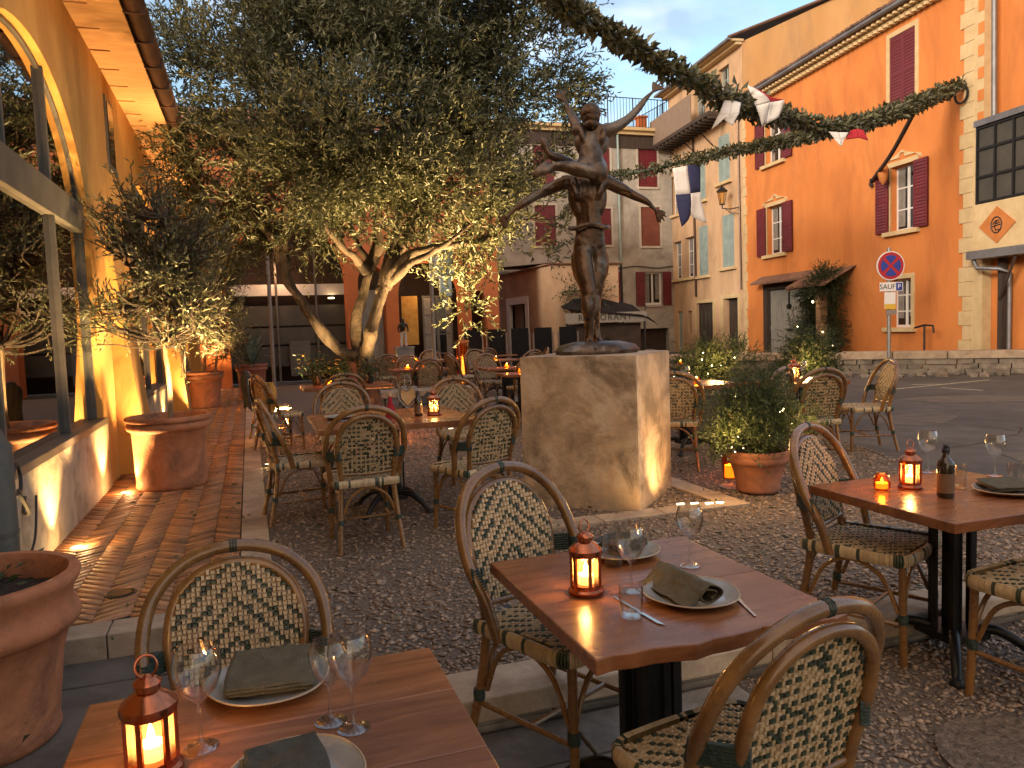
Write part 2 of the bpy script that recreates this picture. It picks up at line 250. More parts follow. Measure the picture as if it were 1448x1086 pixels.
# ------------------------------------------------------------------ mesh helpers
class MB:
    """collects shapes that become ONE mesh object"""
    def __init__(s): s.v = []; s.f = []; s.m = []
    def add(s, vs, fs, m=0):
        o = len(s.v); s.v.extend([tuple(p) for p in vs]); s.f.extend([[i+o for i in f] for f in fs]); s.m.extend([m]*len(fs)); return s
    def box(s, a, b, m=0):
        x0, y0, z0 = a; x1, y1, z1 = b
        return s.add([(x0, y0, z0), (x1, y0, z0), (x1, y1, z0), (x0, y1, z0), (x0, y0, z1), (x1, y0, z1), (x1, y1, z1), (x0, y1, z1)],
                     [(0, 3, 2, 1), (4, 5, 6, 7), (0, 1, 5, 4), (1, 2, 6, 5), (2, 3, 7, 6), (3, 0, 4, 7)], m)
    def obox(s, c, size, rot, m=0):
        c = Vector(c); q = rot if isinstance(rot, Matrix) else Matrix.Rotation(rot, 3, 'Z')
        hx, hy, hz = [k/2 for k in size]
        vs = [c+q@Vector(p) for p in ((-hx, -hy, -hz), (hx, -hy, -hz), (hx, hy, -hz), (-hx, hy, -hz), (-hx, -hy, hz), (hx, -hy, hz), (hx, hy, hz), (-hx, hy, hz))]
        return s.add(vs, [(0, 3, 2, 1), (4, 5, 6, 7), (0, 1, 5, 4), (1, 2, 6, 5), (2, 3, 7, 6), (3, 0, 4, 7)], m)
    def tube(s, pts, r, n=8, m=0, cap=True, sq=None):
        pts = [Vector(p) for p in pts]; k = len(pts)
        rs = r if hasattr(r, '__len__') else [r]*k
        tg = [(pts[min(i+1, k-1)]-pts[max(i-1, 0)]).normalized() for i in range(k)]
        a = tg[0].orthogonal().normalized(); vs = []
        for i in range(k):
            a = (a-tg[i]*a.dot(tg[i])); a = a.normalized() if a.length > 1e-6 else tg[i].orthogonal().normalized()
            b = tg[i].cross(a)
            for j in range(n):
                t = 2*PI*j/n; vs.append(pts[i]+(a*math.cos(t)+b*math.sin(t))*rs[i])
        fs = [(i*n+j, i*n+(j+1) % n, (i+1)*n+(j+1) % n, (i+1)*n+j) for i in range(k-1) for j in range(n)]
        if cap: fs += [tuple(range(n))[::-1], tuple(range((k-1)*n, k*n))]
        return s.add(vs, fs, m)
    def lathe(s, prof, n=24, c=(0, 0, 0), m=0, wob=None):
        vs = []; k = len(prof)
        for (r, z) in prof:
            for j in range(n):
                t = 2*PI*j/n; q = 1+(wob(t) if wob else 0)
                vs.append((c[0]+r*q*math.cos(t), c[1]+r*q*math.sin(t), c[2]+z))
        fs = [(i*n+j, i*n+(j+1) % n, (i+1)*n+(j+1) % n, (i+1)*n+j) for i in range(k-1) for j in range(n)]
        if prof[0][0] > 1e-5: fs.append(tuple(range(n))[::-1])
        if prof[-1][0] > 1e-5: fs.append(tuple(range((k-1)*n, k*n)))
        return s.add(vs, fs, m)
    def prism(s, poly, y0, y1, m=0):           # polygon in x,z swept along y
        k = len(poly); vs = [(x, y0, z) for x, z in poly]+[(x, y1, z) for x, z in poly]
        return s.add(vs, [tuple(range(k)), tuple(range(k, 2*k))[::-1]]+[(i, i+k, (i+1) % k+k, (i+1) % k) for i in range(k)], m)
    def slab(s, poly, z0, z1, m=0):            # polygon in x,y swept along z
        k = len(poly); vs = [(x, y, z0) for x, y in poly]+[(x, y, z1) for x, y in poly]
        return s.add(vs, [tuple(range(k))[::-1], tuple(range(k, 2*k))]+[(i, (i+1) % k, (i+1) % k+k, i+k) for i in range(k)], m)
    def build(s, name, mats, parent=None, smooth=False, bevel=0, loc=None):
        me = bpy.data.meshes.new(name); me.from_pydata(s.v, [], s.f)
        mats = mats if isinstance(mats, (list, tuple)) else [mats]
        for q in mats: me.materials.append(q)
        if len(mats) > 1: me.polygons.foreach_set('material_index', s.m)
        if smooth:
            me.polygons.foreach_set('use_smooth', [True]*len(me.polygons))
            try: me.set_sharp_from_angle(angle=R(smooth if smooth is not True else 50))
            except Exception: pass
        me.validate(); me.update()
        o = bpy.data.objects.new(name, me); S.collection.objects.link(o)
        if parent: o.parent = parent
        if loc: o.location = loc
        if bevel:
            b = o.modifiers.new('bevel', 'BEVEL'); b.width = bevel; b.segments = 2; b.limit_method = 'ANGLE'; b.angle_limit = R(40)
        return o
def np_mesh(name, V, F, mt, parent=None, mi=None, smooth=False):
    me = bpy.data.meshes.new(name); V = np.ascontiguousarray(V, dtype=np.float32); F = np.ascontiguousarray(F, dtype=np.int32); k = F.shape[1]
    me.vertices.add(len(V)); me.vertices.foreach_set('co', V.ravel())
    me.loops.add(F.size); me.loops.foreach_set('vertex_index', F.ravel())
    me.polygons.add(len(F)); me.polygons.foreach_set('loop_start', np.arange(0, F.size, k, dtype=np.int32)); me.polygons.foreach_set('loop_total', np.full(len(F), k, dtype=np.int32))
    for q in (mt if isinstance(mt, (list, tuple)) else [mt]): me.materials.append(q)
    if mi is not None: me.polygons.foreach_set('material_index', np.ascontiguousarray(mi, dtype=np.int32))
    if smooth: me.polygons.foreach_set('use_smooth', np.ones(len(F), dtype=bool))
    me.update(calc_edges=True); o = bpy.data.objects.new(name, me); S.collection.objects.link(o)
    if parent: o.parent = parent
    return o
def tag(o, label, cat, group=None):
    o['label'] = label; o['category'] = cat
    if group: o['group'] = group
    return o
def thing(name, label, cat, loc=(0, 0, 0), rotz=0, group=None, scale=1):
    o = bpy.data.objects.new(name, None); S.collection.objects.link(o); o.empty_display_size = .1
    o.location = loc; o.rotation_euler = (0, 0, rotz); o.scale = (scale,)*3
    return tag(o, label, cat, group)
def struct(o, kind='structure'):
    o['kind'] = kind; return o
def dup(root, loc, rotz=0, label=None, group=None, scale=None):
    r = root.copy(); S.collection.objects.link(r); r.location = loc; r.rotation_euler = (0, 0, rotz)
    if label: r['label'] = label
    if group: r['group'] = group
    if scale: r.scale = (scale,)*3
    for ch in list(root.children):
        c = ch.copy(); S.collection.objects.link(c); c.parent = r
        for g in list(ch.children):
            d = g.copy(); S.collection.objects.link(d); d.parent = c
    return r
def spline(pts, n=8):                          # Catmull-Rom through the points
    pts = [Vector(p) for p in pts]; out = []
    for i in range(len(pts)-1):
        p0 = pts[max(i-1, 0)]; p1 = pts[i]; p2 = pts[i+1]; p3 = pts[min(i+2, len(pts)-1)]
        for j in range(n):
            t = j/n; out.append(.5*((2*p1)+(p2-p0)*t+(2*p0-5*p1+4*p2-p3)*t*t+(3*p1-p0-3*p2+p3)*t**3))
    out.append(pts[-1]); return out
def text_mesh(txt, size, name, mt, parent=None, depth=.004, spacing=1):
    c = bpy.data.curves.new(name, 'FONT'); c.body = txt; c.size = size; c.extrude = depth; c.align_x = 'CENTER'; c.align_y = 'CENTER'; c.space_character = spacing; c.resolution_u = 3
    o = bpy.data.objects.new(name, c); S.collection.objects.link(o); dg = bpy.context.evaluated_depsgraph_get(); dg.update()
    me = bpy.data.meshes.new_from_object(o.evaluated_get(dg)); bpy.data.objects.remove(o)
    me.materials.clear(); me.materials.append(mt); o = bpy.data.objects.new(name, me); S.collection.objects.link(o)
    if parent: o.parent = parent
    return o
def skin(name, V, E, Rr, mt, parent=None, sub=2, root=0):
    me = bpy.data.meshes.new(name); me.from_pydata([tuple(v) for v in V], E, []); o = bpy.data.objects.new(name, me); S.collection.objects.link(o)
    s = o.modifiers.new('skin', 'SKIN'); s.use_smooth_shade = True; s.branch_smoothing = .6
    for i, d in enumerate(me.skin_vertices[0].data):
        q = Rr[i]; d.radius = q if hasattr(q, '__len__') else (q, q); d.use_root = (i == root)
    if sub: u = o.modifiers.new('sub', 'SUBSURF'); u.levels = u.render_levels = sub
    dg = bpy.context.evaluated_depsgraph_get(); dg.update()
    m2 = bpy.data.meshes.new_from_object(o.evaluated_get(dg)); bpy.data.objects.remove(o)
    m2.materials.clear(); m2.materials.append(mt); m2.polygons.foreach_set('use_smooth', [True]*len(m2.polygons))
    o = bpy.data.objects.new(name, m2); S.collection.objects.link(o)
    if parent: o.parent = parent
    return o
def sculpt(o, balls, vox=.0065, it=9):
    """fuses muscle volumes with a skinned body into one continuous surface"""
    bm = bmesh.new(); bm.from_mesh(o.data)
    for (c, r, ax) in balls:
        z = Vector(ax[0]).normalized() if ax else Vector((0, 0, 1)); q = z.to_track_quat('Z', 'Y').to_matrix().to_4x4()
        bmesh.ops.create_icosphere(bm, subdivisions=3, radius=1, matrix=Matrix.Translation(c)@q@Matrix.Diagonal((r[0], r[1], r[2], 1)))
    bm.to_mesh(o.data); bm.free()
    m = o.modifiers.new('r', 'REMESH'); m.mode = 'VOXEL'; m.voxel_size = vox; m.use_smooth_shade = True
    s = o.modifiers.new('s', 'SMOOTH'); s.iterations = it; s.factor = .5
    dg = bpy.context.evaluated_depsgraph_get(); dg.update(); me = bpy.data.meshes.new_from_object(o.evaluated_get(dg)); mt = o.data.materials[0]
    o.modifiers.clear(); me.materials.clear(); me.materials.append(mt); me.polygons.foreach_set('use_smooth', [True]*len(me.polygons)); o.data = me; return o
def leaves(centers, dirs, length, width, jitter=.35, fold=.18, r=rng):
    """one small folded leaf per centre; returns V, F (two triangles per leaf)"""
    n = len(centers); d = dirs+r.normal(0, jitter, (n, 3)); d /= np.linalg.norm(d, axis=1, keepdims=True)+1e-9
    t = r.normal(0, 1, (n, 3)); s = np.cross(d, t); s /= np.linalg.norm(s, axis=1, keepdims=True)+1e-9
    up = np.cross(s, d); L_ = (length*r.uniform(.65, 1.25, (n, 1))); w = (width*r.uniform(.7, 1.2, (n, 1)))
    a = centers; tip = a+d*L_; mid = a+d*L_*.48+up*L_*.06
    l = mid+s*w+up*w*fold*3; rr = mid-s*w+up*w*fold*3
    V = np.stack([a, l, tip, rr], 1).reshape(-1, 3); i = np.arange(n)*4
    F = np.concatenate([np.stack([i, i+1, i+2], 1), np.stack([i, i+2, i+3], 1)])
    return V, F
# ------------------------------------------------------------------ ground
LOW = -.13
EDGE = 2.77                                    # front edge of the terrace (y)
def roadx(y): return 4.55+(y-2)*.37            # line where the gravel meets the road
# one big sheet of asphalt under everything (lower than the terrace)
mb = MB(); mb.box((-60, -30, LOW-.4), (90, 120, LOW-.012)); struct(mb.build('ground', M['darkslab']))
mb = MB(); mb.slab([(roadx(-8), -8), (70, -8), (70, 70), (-12, 70), (-12, 23.6), (8, 23.6), (roadx(18), 18)], LOW-.008, -.02); struct(mb.build('road', M['asphalt']))
mb = MB()
for (a, b) in ((P(1255, 550), P(1400, 536)), (P(1330, 547), P(1390, 551)), (P(1290, 543), P(1330, 542))):
    d = (b-a).normalized(); n = Vector((-d.y, d.x, 0))*.05
    mb.add([a-n+Vector((0, 0, -.014)), a+n+Vector((0, 0, -.014)), b+n+Vector((0, 0, -.014)), b-n+Vector((0, 0, -.014))], [(0, 3, 2, 1)])
struct(mb.build('road_marking', M['roadline']))
mb = MB()
for k in range(2):                                               # cracks and tar lines in the road
    p = P(random.uniform(1180, 1440), random.uniform(570, 660), 0); p.z = -.0165; d = Vector((random.uniform(.4, 1), random.uniform(-.9, .2), 0)).normalized(); w = random.uniform(.004, .009); prev = None
    for i in range(12):
        n = Vector((-d.y, d.x, 0))*w; cur = (p-n, p+n)
        if prev: mb.add([prev[0], cur[0], cur[1], prev[1]], [(0, 1, 2, 3)])
        prev = cur; d = (d+Vector((random.uniform(-.5, .5), random.uniform(-.5, .5), 0))).normalized(); p = p+d*random.uniform(.15, .4)
struct(mb.build('road_crack', M['iron']))
mb = MB()
for (x, y, w, h, a) in ((8.6, 8.2, 1.6, .9, .3), (11.5, 9.5, 2.6, 1.1, -.5), (7.4, 5.0, 1.0, 1.5, .1)):
    pl = [(x+w/2*math.cos(t)*(1+.1*math.sin(5*t))*math.cos(a)-h/2*math.sin(t)*math.sin(a), y+w/2*math.cos(t)*math.sin(a)+h/2*math.sin(t)*(1+.12*math.cos(3*t))*math.cos(a)) for t in np.linspace(0, 2*PI, 24, endpoint=False)]; mb.slab(pl, -.03, -.0155)
struct(mb.build('road_patch', M['darkslab']))
# gravel terrace and the lower gravel at the right
GX0 = .062
mb = MB(); mb.slab([(GX0, EDGE+.26), (roadx(EDGE), EDGE+.26), (roadx(18), 18), (6.5, 22.9), (GX0, 22.9)], LOW-.006, 0); struct(mb.build('gravel_terrace', M['gravelbase']))
mb = MB(); mb.slab([(1.9, -8), (roadx(-8), -8), (roadx(EDGE)+.05, EDGE-.003), (1.9, EDGE-.003)], LOW-.2, LOW); struct(mb.build('lower_gravel', M['gravelbase']))
def pebbles(n, poly_fn, x0, x1, y0, y1, z, smin, smax):
    pts = []
    while len(pts) < n:
        x = rng.uniform(x0, x1, n); u = rng.uniform(0, 1, n); y = y0+(y1-y0)*u**1.5
        for a, b in zip(x, y):
            if poly_fn(a, b): pts.append((a, b))
    pts = np.array(pts[:n]); s = rng.uniform(smin, smax, n)
    base = np.array([(1, 0, 0), (-1, 0, 0), (0, 1, 0), (0, -1, 0), (0, 0, 1), (0, 0, -1.)])
    F0 = np.array([(0, 2, 4), (2, 1, 4), (1, 3, 4), (3, 0, 4), (2, 0, 5), (1, 2, 5), (3, 1, 5), (0, 3, 5)])
    V = np.repeat(base[None], n, 0)*(s[:, None, None]*np.stack([rng.uniform(.7, 1.3, n), rng.uniform(.4, .8, n), rng.uniform(.22, .45, n)], 1)[:, None, :])
    V += rng.normal(0, .18, V.shape)*s[:, None, None]*.6
    a = rng.uniform(0, 6.28, n); b = rng.normal(0, .45, n); ca, sa, cb, sb = np.cos(a)[:, None], np.sin(a)[:, None], np.cos(b)[:, None], np.sin(b)[:, None]
    x, y, zz = V[..., 0], V[..., 1], V[..., 2]; y2 = y*cb-zz*sb; z2 = y*sb+zz*cb
    V = np.stack([x*ca-y2*sa+pts[:, 0:1], x*sa+y2*ca+pts[:, 1:2], z2+z+s[:, None]*.12], 2).reshape(-1, 3)
    F = (F0[None]+(np.arange(n)*6)[:, None, None]).reshape(-1, 3)
    return V, F
Va, Fa = pebbles(34000, lambda x, y: x < roadx(y)-.02 and not (2.0 < x < 3.45 and 4.93 < y < 6.6 and abs(x-2.7)+abs(y-5.8) < .69), .08, 6.4, EDGE+.27, 11.5, 0, .010, .026)
Vb, Fb = pebbles(11000, lambda x, y: x < roadx(y), 1.92, 4.6, 1.0, EDGE-.01, LOW, .010, .023)
o = np_mesh('loose_gravel', np.concatenate([Va, Vb]), np.concatenate([Fa, Fb+len(Va)]), M['pebble']); struct(o, 'stuff')
n = 420; c = np.stack([rng.uniform(-1.2, 5.5, n), rng.uniform(2.9, 11, n), np.full(n, .022)], 1); c = c[c[:, 0] < roadx(c[:, 1])]; dd = rng.normal(0, 1, (len(c), 3)); dd[:, 2] *= .08
Vl, Fl = leaves(c, dd, .06, .009, .05, .2); struct(np_mesh('fallen_leaves', Vl, Fl, M['olive']), 'stuff')
# curb stones along the terrace edge, riser below
mb = MB(); x = GX0-.19; i = 0
while x < 5.0:
    w = random.uniform(.7, 1.05); mb.box((x+.004, EDGE+random.uniform(-.012, .006), -.085), (x+w-.004, EDGE+.262, .004+random.uniform(0, .006))); x += w
struct(mb.build('terrace_kerb', M['kerb'], bevel=.008))
mb = MB()
for row in range(2):
    x = -.14+row*.17
    while x < 5: w = random.uniform(.3, .55); mb.box((x+.004, EDGE+.018+random.uniform(0, .014), LOW-.02+row*.04), (x+w-.004, EDGE+.25, -.092 if row else LOW+.018)); x += w
struct(mb.build('terrace_riser', M['slab'], bevel=.006))
# flagstones in the front (lower level) and dark slabs at the left
mb = MB(); y = -1.2
while y < EDGE-.01:
    h = min(random.uniform(.45, .6), EDGE-.004-y); x = -.15+random.uniform(-.2, 0)
    while x < 1.9:
        w = min(random.uniform(.55, .9), 1.9-x); mb.box((x+.005, y+.005, LOW-.05), (x+w-.005, y+h-.005, LOW+random.uniform(0, .004))); x += w
    y += h
struct(mb.build('front_paving', M['slab'], bevel=.006))
mb = MB(); y = -1.2
while y < 4.12:
    h = min(random.uniform(.5, .8), 4.12-y); x = -3.5+random.uniform(-.2, 0)
    while x < -.36:
        w = min(random.uniform(.6, 1.), -.36-x)
        if w > .03: mb.box((x+.006, y+.006, LOW-.06), (x+w-.006, y+h-.006, LOW+.012+random.uniform(0, .006)))
        x += w
    y += h
mb.box((-.36, EDGE+.02, LOW-.05), (-.136, 4.11, LOW+.014)); struct(mb.build('side_paving', M['darkslab'], bevel=.008))
# path end stone, long kerb between path and gravel, path
mb = MB(); x = -1.36
while x < -.14: w = min(.62, -.135-x); mb.box((x+.003, 4.12, LOW), (x+w-.003, 4.33, .004)); x += w
struct(mb.build('path_end_kerb', M['kerb'], bevel=.006))
mb = MB(); y = EDGE+.27
while y < 22.7: h = random.uniform(.8, 1.1); mb.box((-.13, y+.003, LOW), (GX0-.003, y+h-.003, .008+random.uniform(0, .004))); y += h
struct(mb.build('path_kerb', M['kerb'], bevel=.006))
mb = MB(); mb.box((-1.40, 4.332, LOW), (-.134, 22.9, -.006)); struct(mb.build('path_bed', M['joint']))
nb = 7; bw = (1.365-.136)/nb; V = []; F = []; pitch = .082
for k in range(nb):
    xa = -1.365+k*bw; sl = .14*(1 if k % 2 else -1); y = 4.25
    while y < 22.8:
        h = .009+random.uniform(-.002, .003); t = random.uniform(-.0025, .0025); q = pitch-.02
        c = [(xa+.0025, y, 0), (xa+bw-.0025, y+sl, t), (xa+bw-.0025, y+sl+q, t), (xa+.0025, y+q, 0)]
        c = [(a, min(max(b, 4.335), 22.85), d) for a, b, d in c]
        if c[3][1]-c[0][1] > .01 or c[2][1]-c[1][1] > .01:
            n0 = len(V); V += [(a, b, -.01) for a, b, d in c]+[(a, b, h+d) for a, b, d in c]
            F += [(n0+4, n0+5, n0+6, n0+7)]+[(n0+i, n0+(i+1) % 4, n0+4+(i+1) % 4, n0+4+i) for i in range(4)]
        y += pitch
struct(np_mesh('brick_path', V, F, M['brick']))
# stone frame round the plinth
mb = MB(); fx0, fx1, fy0, fy1, fw = 1.84, 3.58, 4.95, 6.66, .2
x = fx0
while x < fx1-.01:
    w = min(.5, fx1-x); mb.box((x+.003, fy0, -.05), (x+w-.003, fy0+fw, .022)); mb.box((x+.003, fy1-fw, -.05), (x+w-.003, fy1, .022)); x += w
y = fy0+fw
while y < fy1-fw-.01: h = min(.55, fy1-fw-y); mb.box((fx0, y+.003, -.05), (fx0+fw, y+h-.003, .021)); mb.box((fx1-fw, y+.003, -.05), (fx1, y+h-.003, .021)); y += h
struct(mb.build('plinth_border', M['kerb'], bevel=.005))
# covers in the floor
def cover(loc, r, label, mt, name='floor_cover'):
    mb = MB(); mb.lathe([(r, -.02), (r, .007), (r*.88, .008), (r*.86, .004), (r*.8, .004), (r*.78, .0075), (0, .0075)], 28)
    for k in range(-4, 5): mb.box((-math.sqrt(max(0, .55-(k*.16)**2))*r*.9, k*.16*r-.006, .0072), (math.sqrt(max(0, .55-(k*.16)**2))*r*.9, k*.16*r+.006, .0105))
    o = mb.build(name, mt, smooth=30); o.location = loc; return tag(o, label, 'drain cover')
cover(P(171, 840, .006), .085, 'small round metal cover set in the brick herringbone path', M['iron'])
cover(P(1462, 1075, LOW+.01), .30, 'large dark round cover in the gravel at the bottom right corner', M['gravelbase'])
cover(P(1040, 688, .012), .13, 'grey round disc lying on the gravel beside the potted bush', M['disc'])
# ------------------------------------------------------------------ wall helper
def wall_holes(mb, x0, x1, z0, z1, holes, y=0, depth=.25, m=0, back=None):
    xs = sorted({x0, x1, *[h[0] for h in holes], *[h[1] for h in holes]}); zs = sorted({z0, z1, *[h[2] for h in holes], *[h[3] for h in holes]})
    xs = [q for q in xs if x0 <= q <= x1]; zs = [q for q in zs if z0 <= q <= z1]
    ins = lambda cx, cz: any(h[0] < cx < h[1] and h[2] < cz < h[3] for h in holes)
    for a, b in zip(xs, xs[1:]):
        for c, d in zip(zs, zs[1:]):
            if not ins((a+b)/2, (c+d)/2): mb.add([(a, y, c), (b, y, c), (b, y, d), (a, y, d)], [(0, 1, 2, 3)], m)
    for (a, b, c, d) in holes:
        e = y+depth
        mb.add([(a, y, c), (b, y, c), (b, y, d), (a, y, d), (a, e, c), (b, e, c), (b, e, d), (a, e, d)], [(0, 4, 5, 1), (1, 5, 6, 2), (2, 6, 7, 3), (3, 7, 4, 0)], m)
def arch_bay(mb, x0, x1, z0, zs, za, ztop, y=0, depth=.3, m=0, n=28, mr=None):
    """wall above an elliptical arch plus the soffit and jambs of the opening"""
    c = (x0+x1)/2; h = (x1-x0)/2; mr = m if mr is None else mr
    pt = [(c-h*math.cos(PI*i/n), zs+(za-zs)*math.sin(PI*i/n)) for i in range(n+1)]
    for (xa, zb), (xc, zd) in zip(pt, pt[1:]): mb.add([(xa, y, zb), (xc, y, zd), (xc, y, ztop), (xa, y, ztop)], [(0, 1, 2, 3)], m)
    ring = [(x0, z0)]+pt+[(x1, z0)]
    for (xa, zb), (xc, zd) in zip(ring, ring[1:]): mb.add([(xa, y, zb), (xa, y+depth, zb), (xc, y+depth, zd), (xc, y, zd)], [(0, 1, 2, 3)], mr)
    return pt
def shutter(mb, x0, x1, z0, z1, y0, y1, m=0):
    mb.box((x0, y0+.012, z0), (x1, y1-.004, z1), m); t = .05; mb.box((x0, y0, z0), (x0+t, y1, z1), m); mb.box((x1-t, y0, z0), (x1, y1, z1), m)
    for z in (z0, (z0+z1)/2-.03, z1-.06): mb.box((x0+t, y0+.001, z), (x1-t, y1-.001, z+.06), m)
    z = z0+.08
    while z < z1-.08:
        if abs(z-(z0+z1)/2) > .06: mb.add([(x0+t, y0-.006, z), (x1-t, y0-.006, z), (x1-t, y0+.016, z+.06), (x0+t, y0+.016, z+.06)], [(0, 1, 2, 3)], m)
        z += .085
def window(parent, x0, x1, z0, z1, y=.22, name='window', mt=None, bars=2, dark=True, frame=.05, curtain=True):
    mb = MB(); f = frame; mb.box((x0, y, z0), (x0+f, y+.05, z1)); mb.box((x1-f, y, z0), (x1, y+.05, z1)); mb.box((x0+f, y, z0), (x1-f, y+.05, z0+f*1.4)); mb.box((x0+f, y, z1-f), (x1-f, y+.05, z1))
    c = (x0+x1)/2; mb.box((c-.045, y-.006, z0+f*1.4), (c+.045, y+.046, z1-f))
    for k in range(bars): z = z0+(z1-z0)*(k+1)/(bars+1); mb.box((x0+f, y+.006, z-.018), (c-.045, y+.044, z+.018)); mb.box((c+.045, y+.006, z-.018), (x1-f, y+.044, z+.018))
    o = mb.build(name, mt or M['white'], parent)
    g = MB(); g.box((x0+f*.5, y+.02, z0+f*.5), (x1-f*.5, y+.03, z1-f*.5)); g.build('pane', M['darkwin'], o)
    if curtain:
        for s_, e_ in ((x0+f, x0+f+(x1-x0)*random.uniform(.16, .34)), (x1-f-(x1-x0)*random.uniform(.16, .34), x1-f)):
            cb = MB(); n = 14; zt, zb = z1-f, z0+f*1.4+random.uniform(0, .25)
            cb.add([(s_+(e_-s_)*i/n, y+.0165-.003*(i % 2), z) for z in (zb, zt) for i in range(n+1)], [(i, i+1, i+n+2, i+n+1) for i in range(n)]); cb.build('curtain', M['curtain'], o)
    return o
def simple(parent, name, mt, boxes, bevel=0):
    mb = MB()
    for a, b in boxes: mb.box(a, b)
    return mb.build(name, mt, parent, bevel=bevel)
def tiles(mb, x0, x1, y0, y1, z0, z1, pitch=.2, r=.085, m=0):      # half-round tiles running from (y0,z0) up to (y1,z1)
    x = x0+pitch/2; n = 5
    while x < x1:
        j = random.uniform(-.02, .02); prev = None; vs = []
        for (yy, zz) in ((y0+j, z0), (y1, z1)):
            vs += [(x+r*math.cos(PI*k/n), yy, zz+r*.8*math.sin(PI*k/n)) for k in range(n+1)]
        mb.add(vs, [(k, k+1, k+n+2, k+n+1) for k in range(n)]+[tuple(range(n+1))[::-1]], m); x += pitch
# ------------------------------------------------------------------ left restaurant building (local x = world y, local y = into the wall)
B = thing('restaurant_building', 'ochre plastered building with arched glazed bays and deep eaves along the brick path', 'building', (-1.37, 0, 0), R(90))
bays = [(4.72, 8.26), (10.9, 14.3), (16.4, 19.8)]; SP, AP, TOP, SILL = 2.47, 3.66, 4.52, .69
mb = MB(); prev = -3.0
for (a, b) in bays+[(22.9, 22.9)]:
    if a == 10.9: wall_holes(mb, prev, a, 0, TOP, [])
    else: mb.add([(prev, 0, 0), (a, 0, 0), (a, 0, TOP), (prev, 0, TOP)], [(0, 1, 2, 3)])
    if b > a:
        arch_bay(mb, a, b, SILL, SP, AP, TOP, 0, .34); mb.add([(a, .002, 0), (b, .002, 0), (b, .002, SILL), (a, .002, SILL)], [(0, 1, 2, 3)])
    prev = b
mb.add([(-3, 0, 0), (-3, 6, 0), (-3, 6, TOP), (-3, 0, TOP)], [(0, 3, 2, 1)])
for (q0, q1) in ((9.05, 9.75), (14.9, 15.6), (20.4, 21.0)):           # battered buttresses
    vs = [(q0, -.30, 0), (q1, -.30, 0), (q1, -.03, 2.7), (q0, -.03, 2.7), (q0, .01, 0), (q1, .01, 0), (q1, .01, 2.9), (q0, .01, 2.9)]
    mb.add(vs, [(0, 1, 2, 3), (0, 3, 7, 4), (1, 5, 6, 2), (3, 2, 6, 7)])
mb.build('wall', M['ochre'], B)
mb = MB(); mb.box((2.0, -.02, LOW), (8.42, .3, .64)); mb.box((10.6, -.03, 0), (14.4, .3, .64)); mb.box((16.2, -.03, 0), (20, .3, .64)); mb.build('base_wall', M['lowstone'], B, bevel=.01)
for i, (a, b) in enumerate(bays):
    mb = MB(); Y = .06
    mb.box((a-.02, Y-.10, .642), (b+.02, Y+.06, .70))                      # sill bar
    mb.box((a, Y-.03, 2.45), (b, Y+.06, 2.71))                        # transom band
    for xm in ((a+.62, b-1.2, b-.06) if i == 0 else (a+.05, (a+b)/2, b-.06)): mb.box((xm-.018, Y-.02, .70), (xm+.018, Y+.05, 2.45))
    c = (a+b)/2; h = (b-a)/2
    for xm in (b-1.22, a+1.1):
        zt = SP+(AP-SP)*math.sqrt(max(0, 1-((xm-c)/h)**2)); mb.box((xm-.018, Y-.02, 2.71), (xm+.018, Y+.05, zt-.005))
    n = 28; pts = [Vector((c-h*.985*math.cos(PI*k/n), Y+.015, SP+(AP-SP)*.985*math.sin(PI*k/n))) for k in range(n+1)]; mb.tube([p for p in pts if p.z > 2.6], .02, 4)
    w = mb.build('window', M['greyframe'], B, bevel=.004)
    g = MB(); g.add([(a, Y+.02, .7), (b, Y+.02, .7), (b, Y+.02, 2.46), (a, Y+.02, 2.46)], [(0, 1, 2, 3)])
    pts = [(c-h*math.cos(PI*k/n), SP+(AP-SP)*math.sin(PI*k/n)) for k in range(n+1)]; g.add([(x, Y+.02, z) for x, z in pts], [tuple(range(n+1))[::-1]]); g.build('pane', M['window'], w)
# dark room behind the glass
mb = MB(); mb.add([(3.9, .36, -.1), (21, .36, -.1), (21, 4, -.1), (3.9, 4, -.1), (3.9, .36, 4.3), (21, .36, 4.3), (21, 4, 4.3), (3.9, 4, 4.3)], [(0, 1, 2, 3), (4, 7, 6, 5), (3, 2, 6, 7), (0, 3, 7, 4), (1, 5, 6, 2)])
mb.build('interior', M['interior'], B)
# small upper windows with deep frames further along
for s in (9.9, 15.2):
    mb = MB(); mb.box((s-.24, -.022, 3.35), (s+.24, .0, 4.15)); w = mb.build('upper_window', M['greyframe'], B); g = MB(); g.box((s-.18, -.03, 3.41), (s+.18, -.02, 4.09)); g.build('pane', M['darkwin'], w)
# eaves: two stepped soffit boards, gutter, roof
mb = MB(); mb.box((-3, -.2, 4.44), (23, .05, 4.53)); x = -3
while x < 23: mb.box((x, -.47, 4.38), (x+.598, -.2, 4.435)); mb.box((x+.02, -.2, 4.40), (x+.58, -.0, 4.437)); x += .6
mb.build('soffit', M['soffit'], B)
mb = MB(); n = 8; vs = []; 
for xx in (-3, 23): vs += [(xx, -.56+.085*math.cos(PI+PI*k/n), 4.46+.1*math.sin(PI+PI*k/n)) for k in range(n+1)]
mb.add(vs, [(k, k+1, k+n+2, k+n+1) for k in range(n)]); mb.tube([(-3, -.645, 4.465), (23, -.645, 4.465)], .014, 6); mb.box((-3, -.478, 4.36), (23, -.472, 4.5)); mb.tube([(22.6, -.56, 4.4), (22.6, -.35, 4.1), (22.6, -.06, 3.9), (22.6, -.06, .1)], .045, 8)
x = -2.7
while x < 23: mb.box((x, -.655, 4.35), (x+.025, -.47, 4.475)); x += .75
mb.build('gutter', M['gutter'], B, smooth=50)
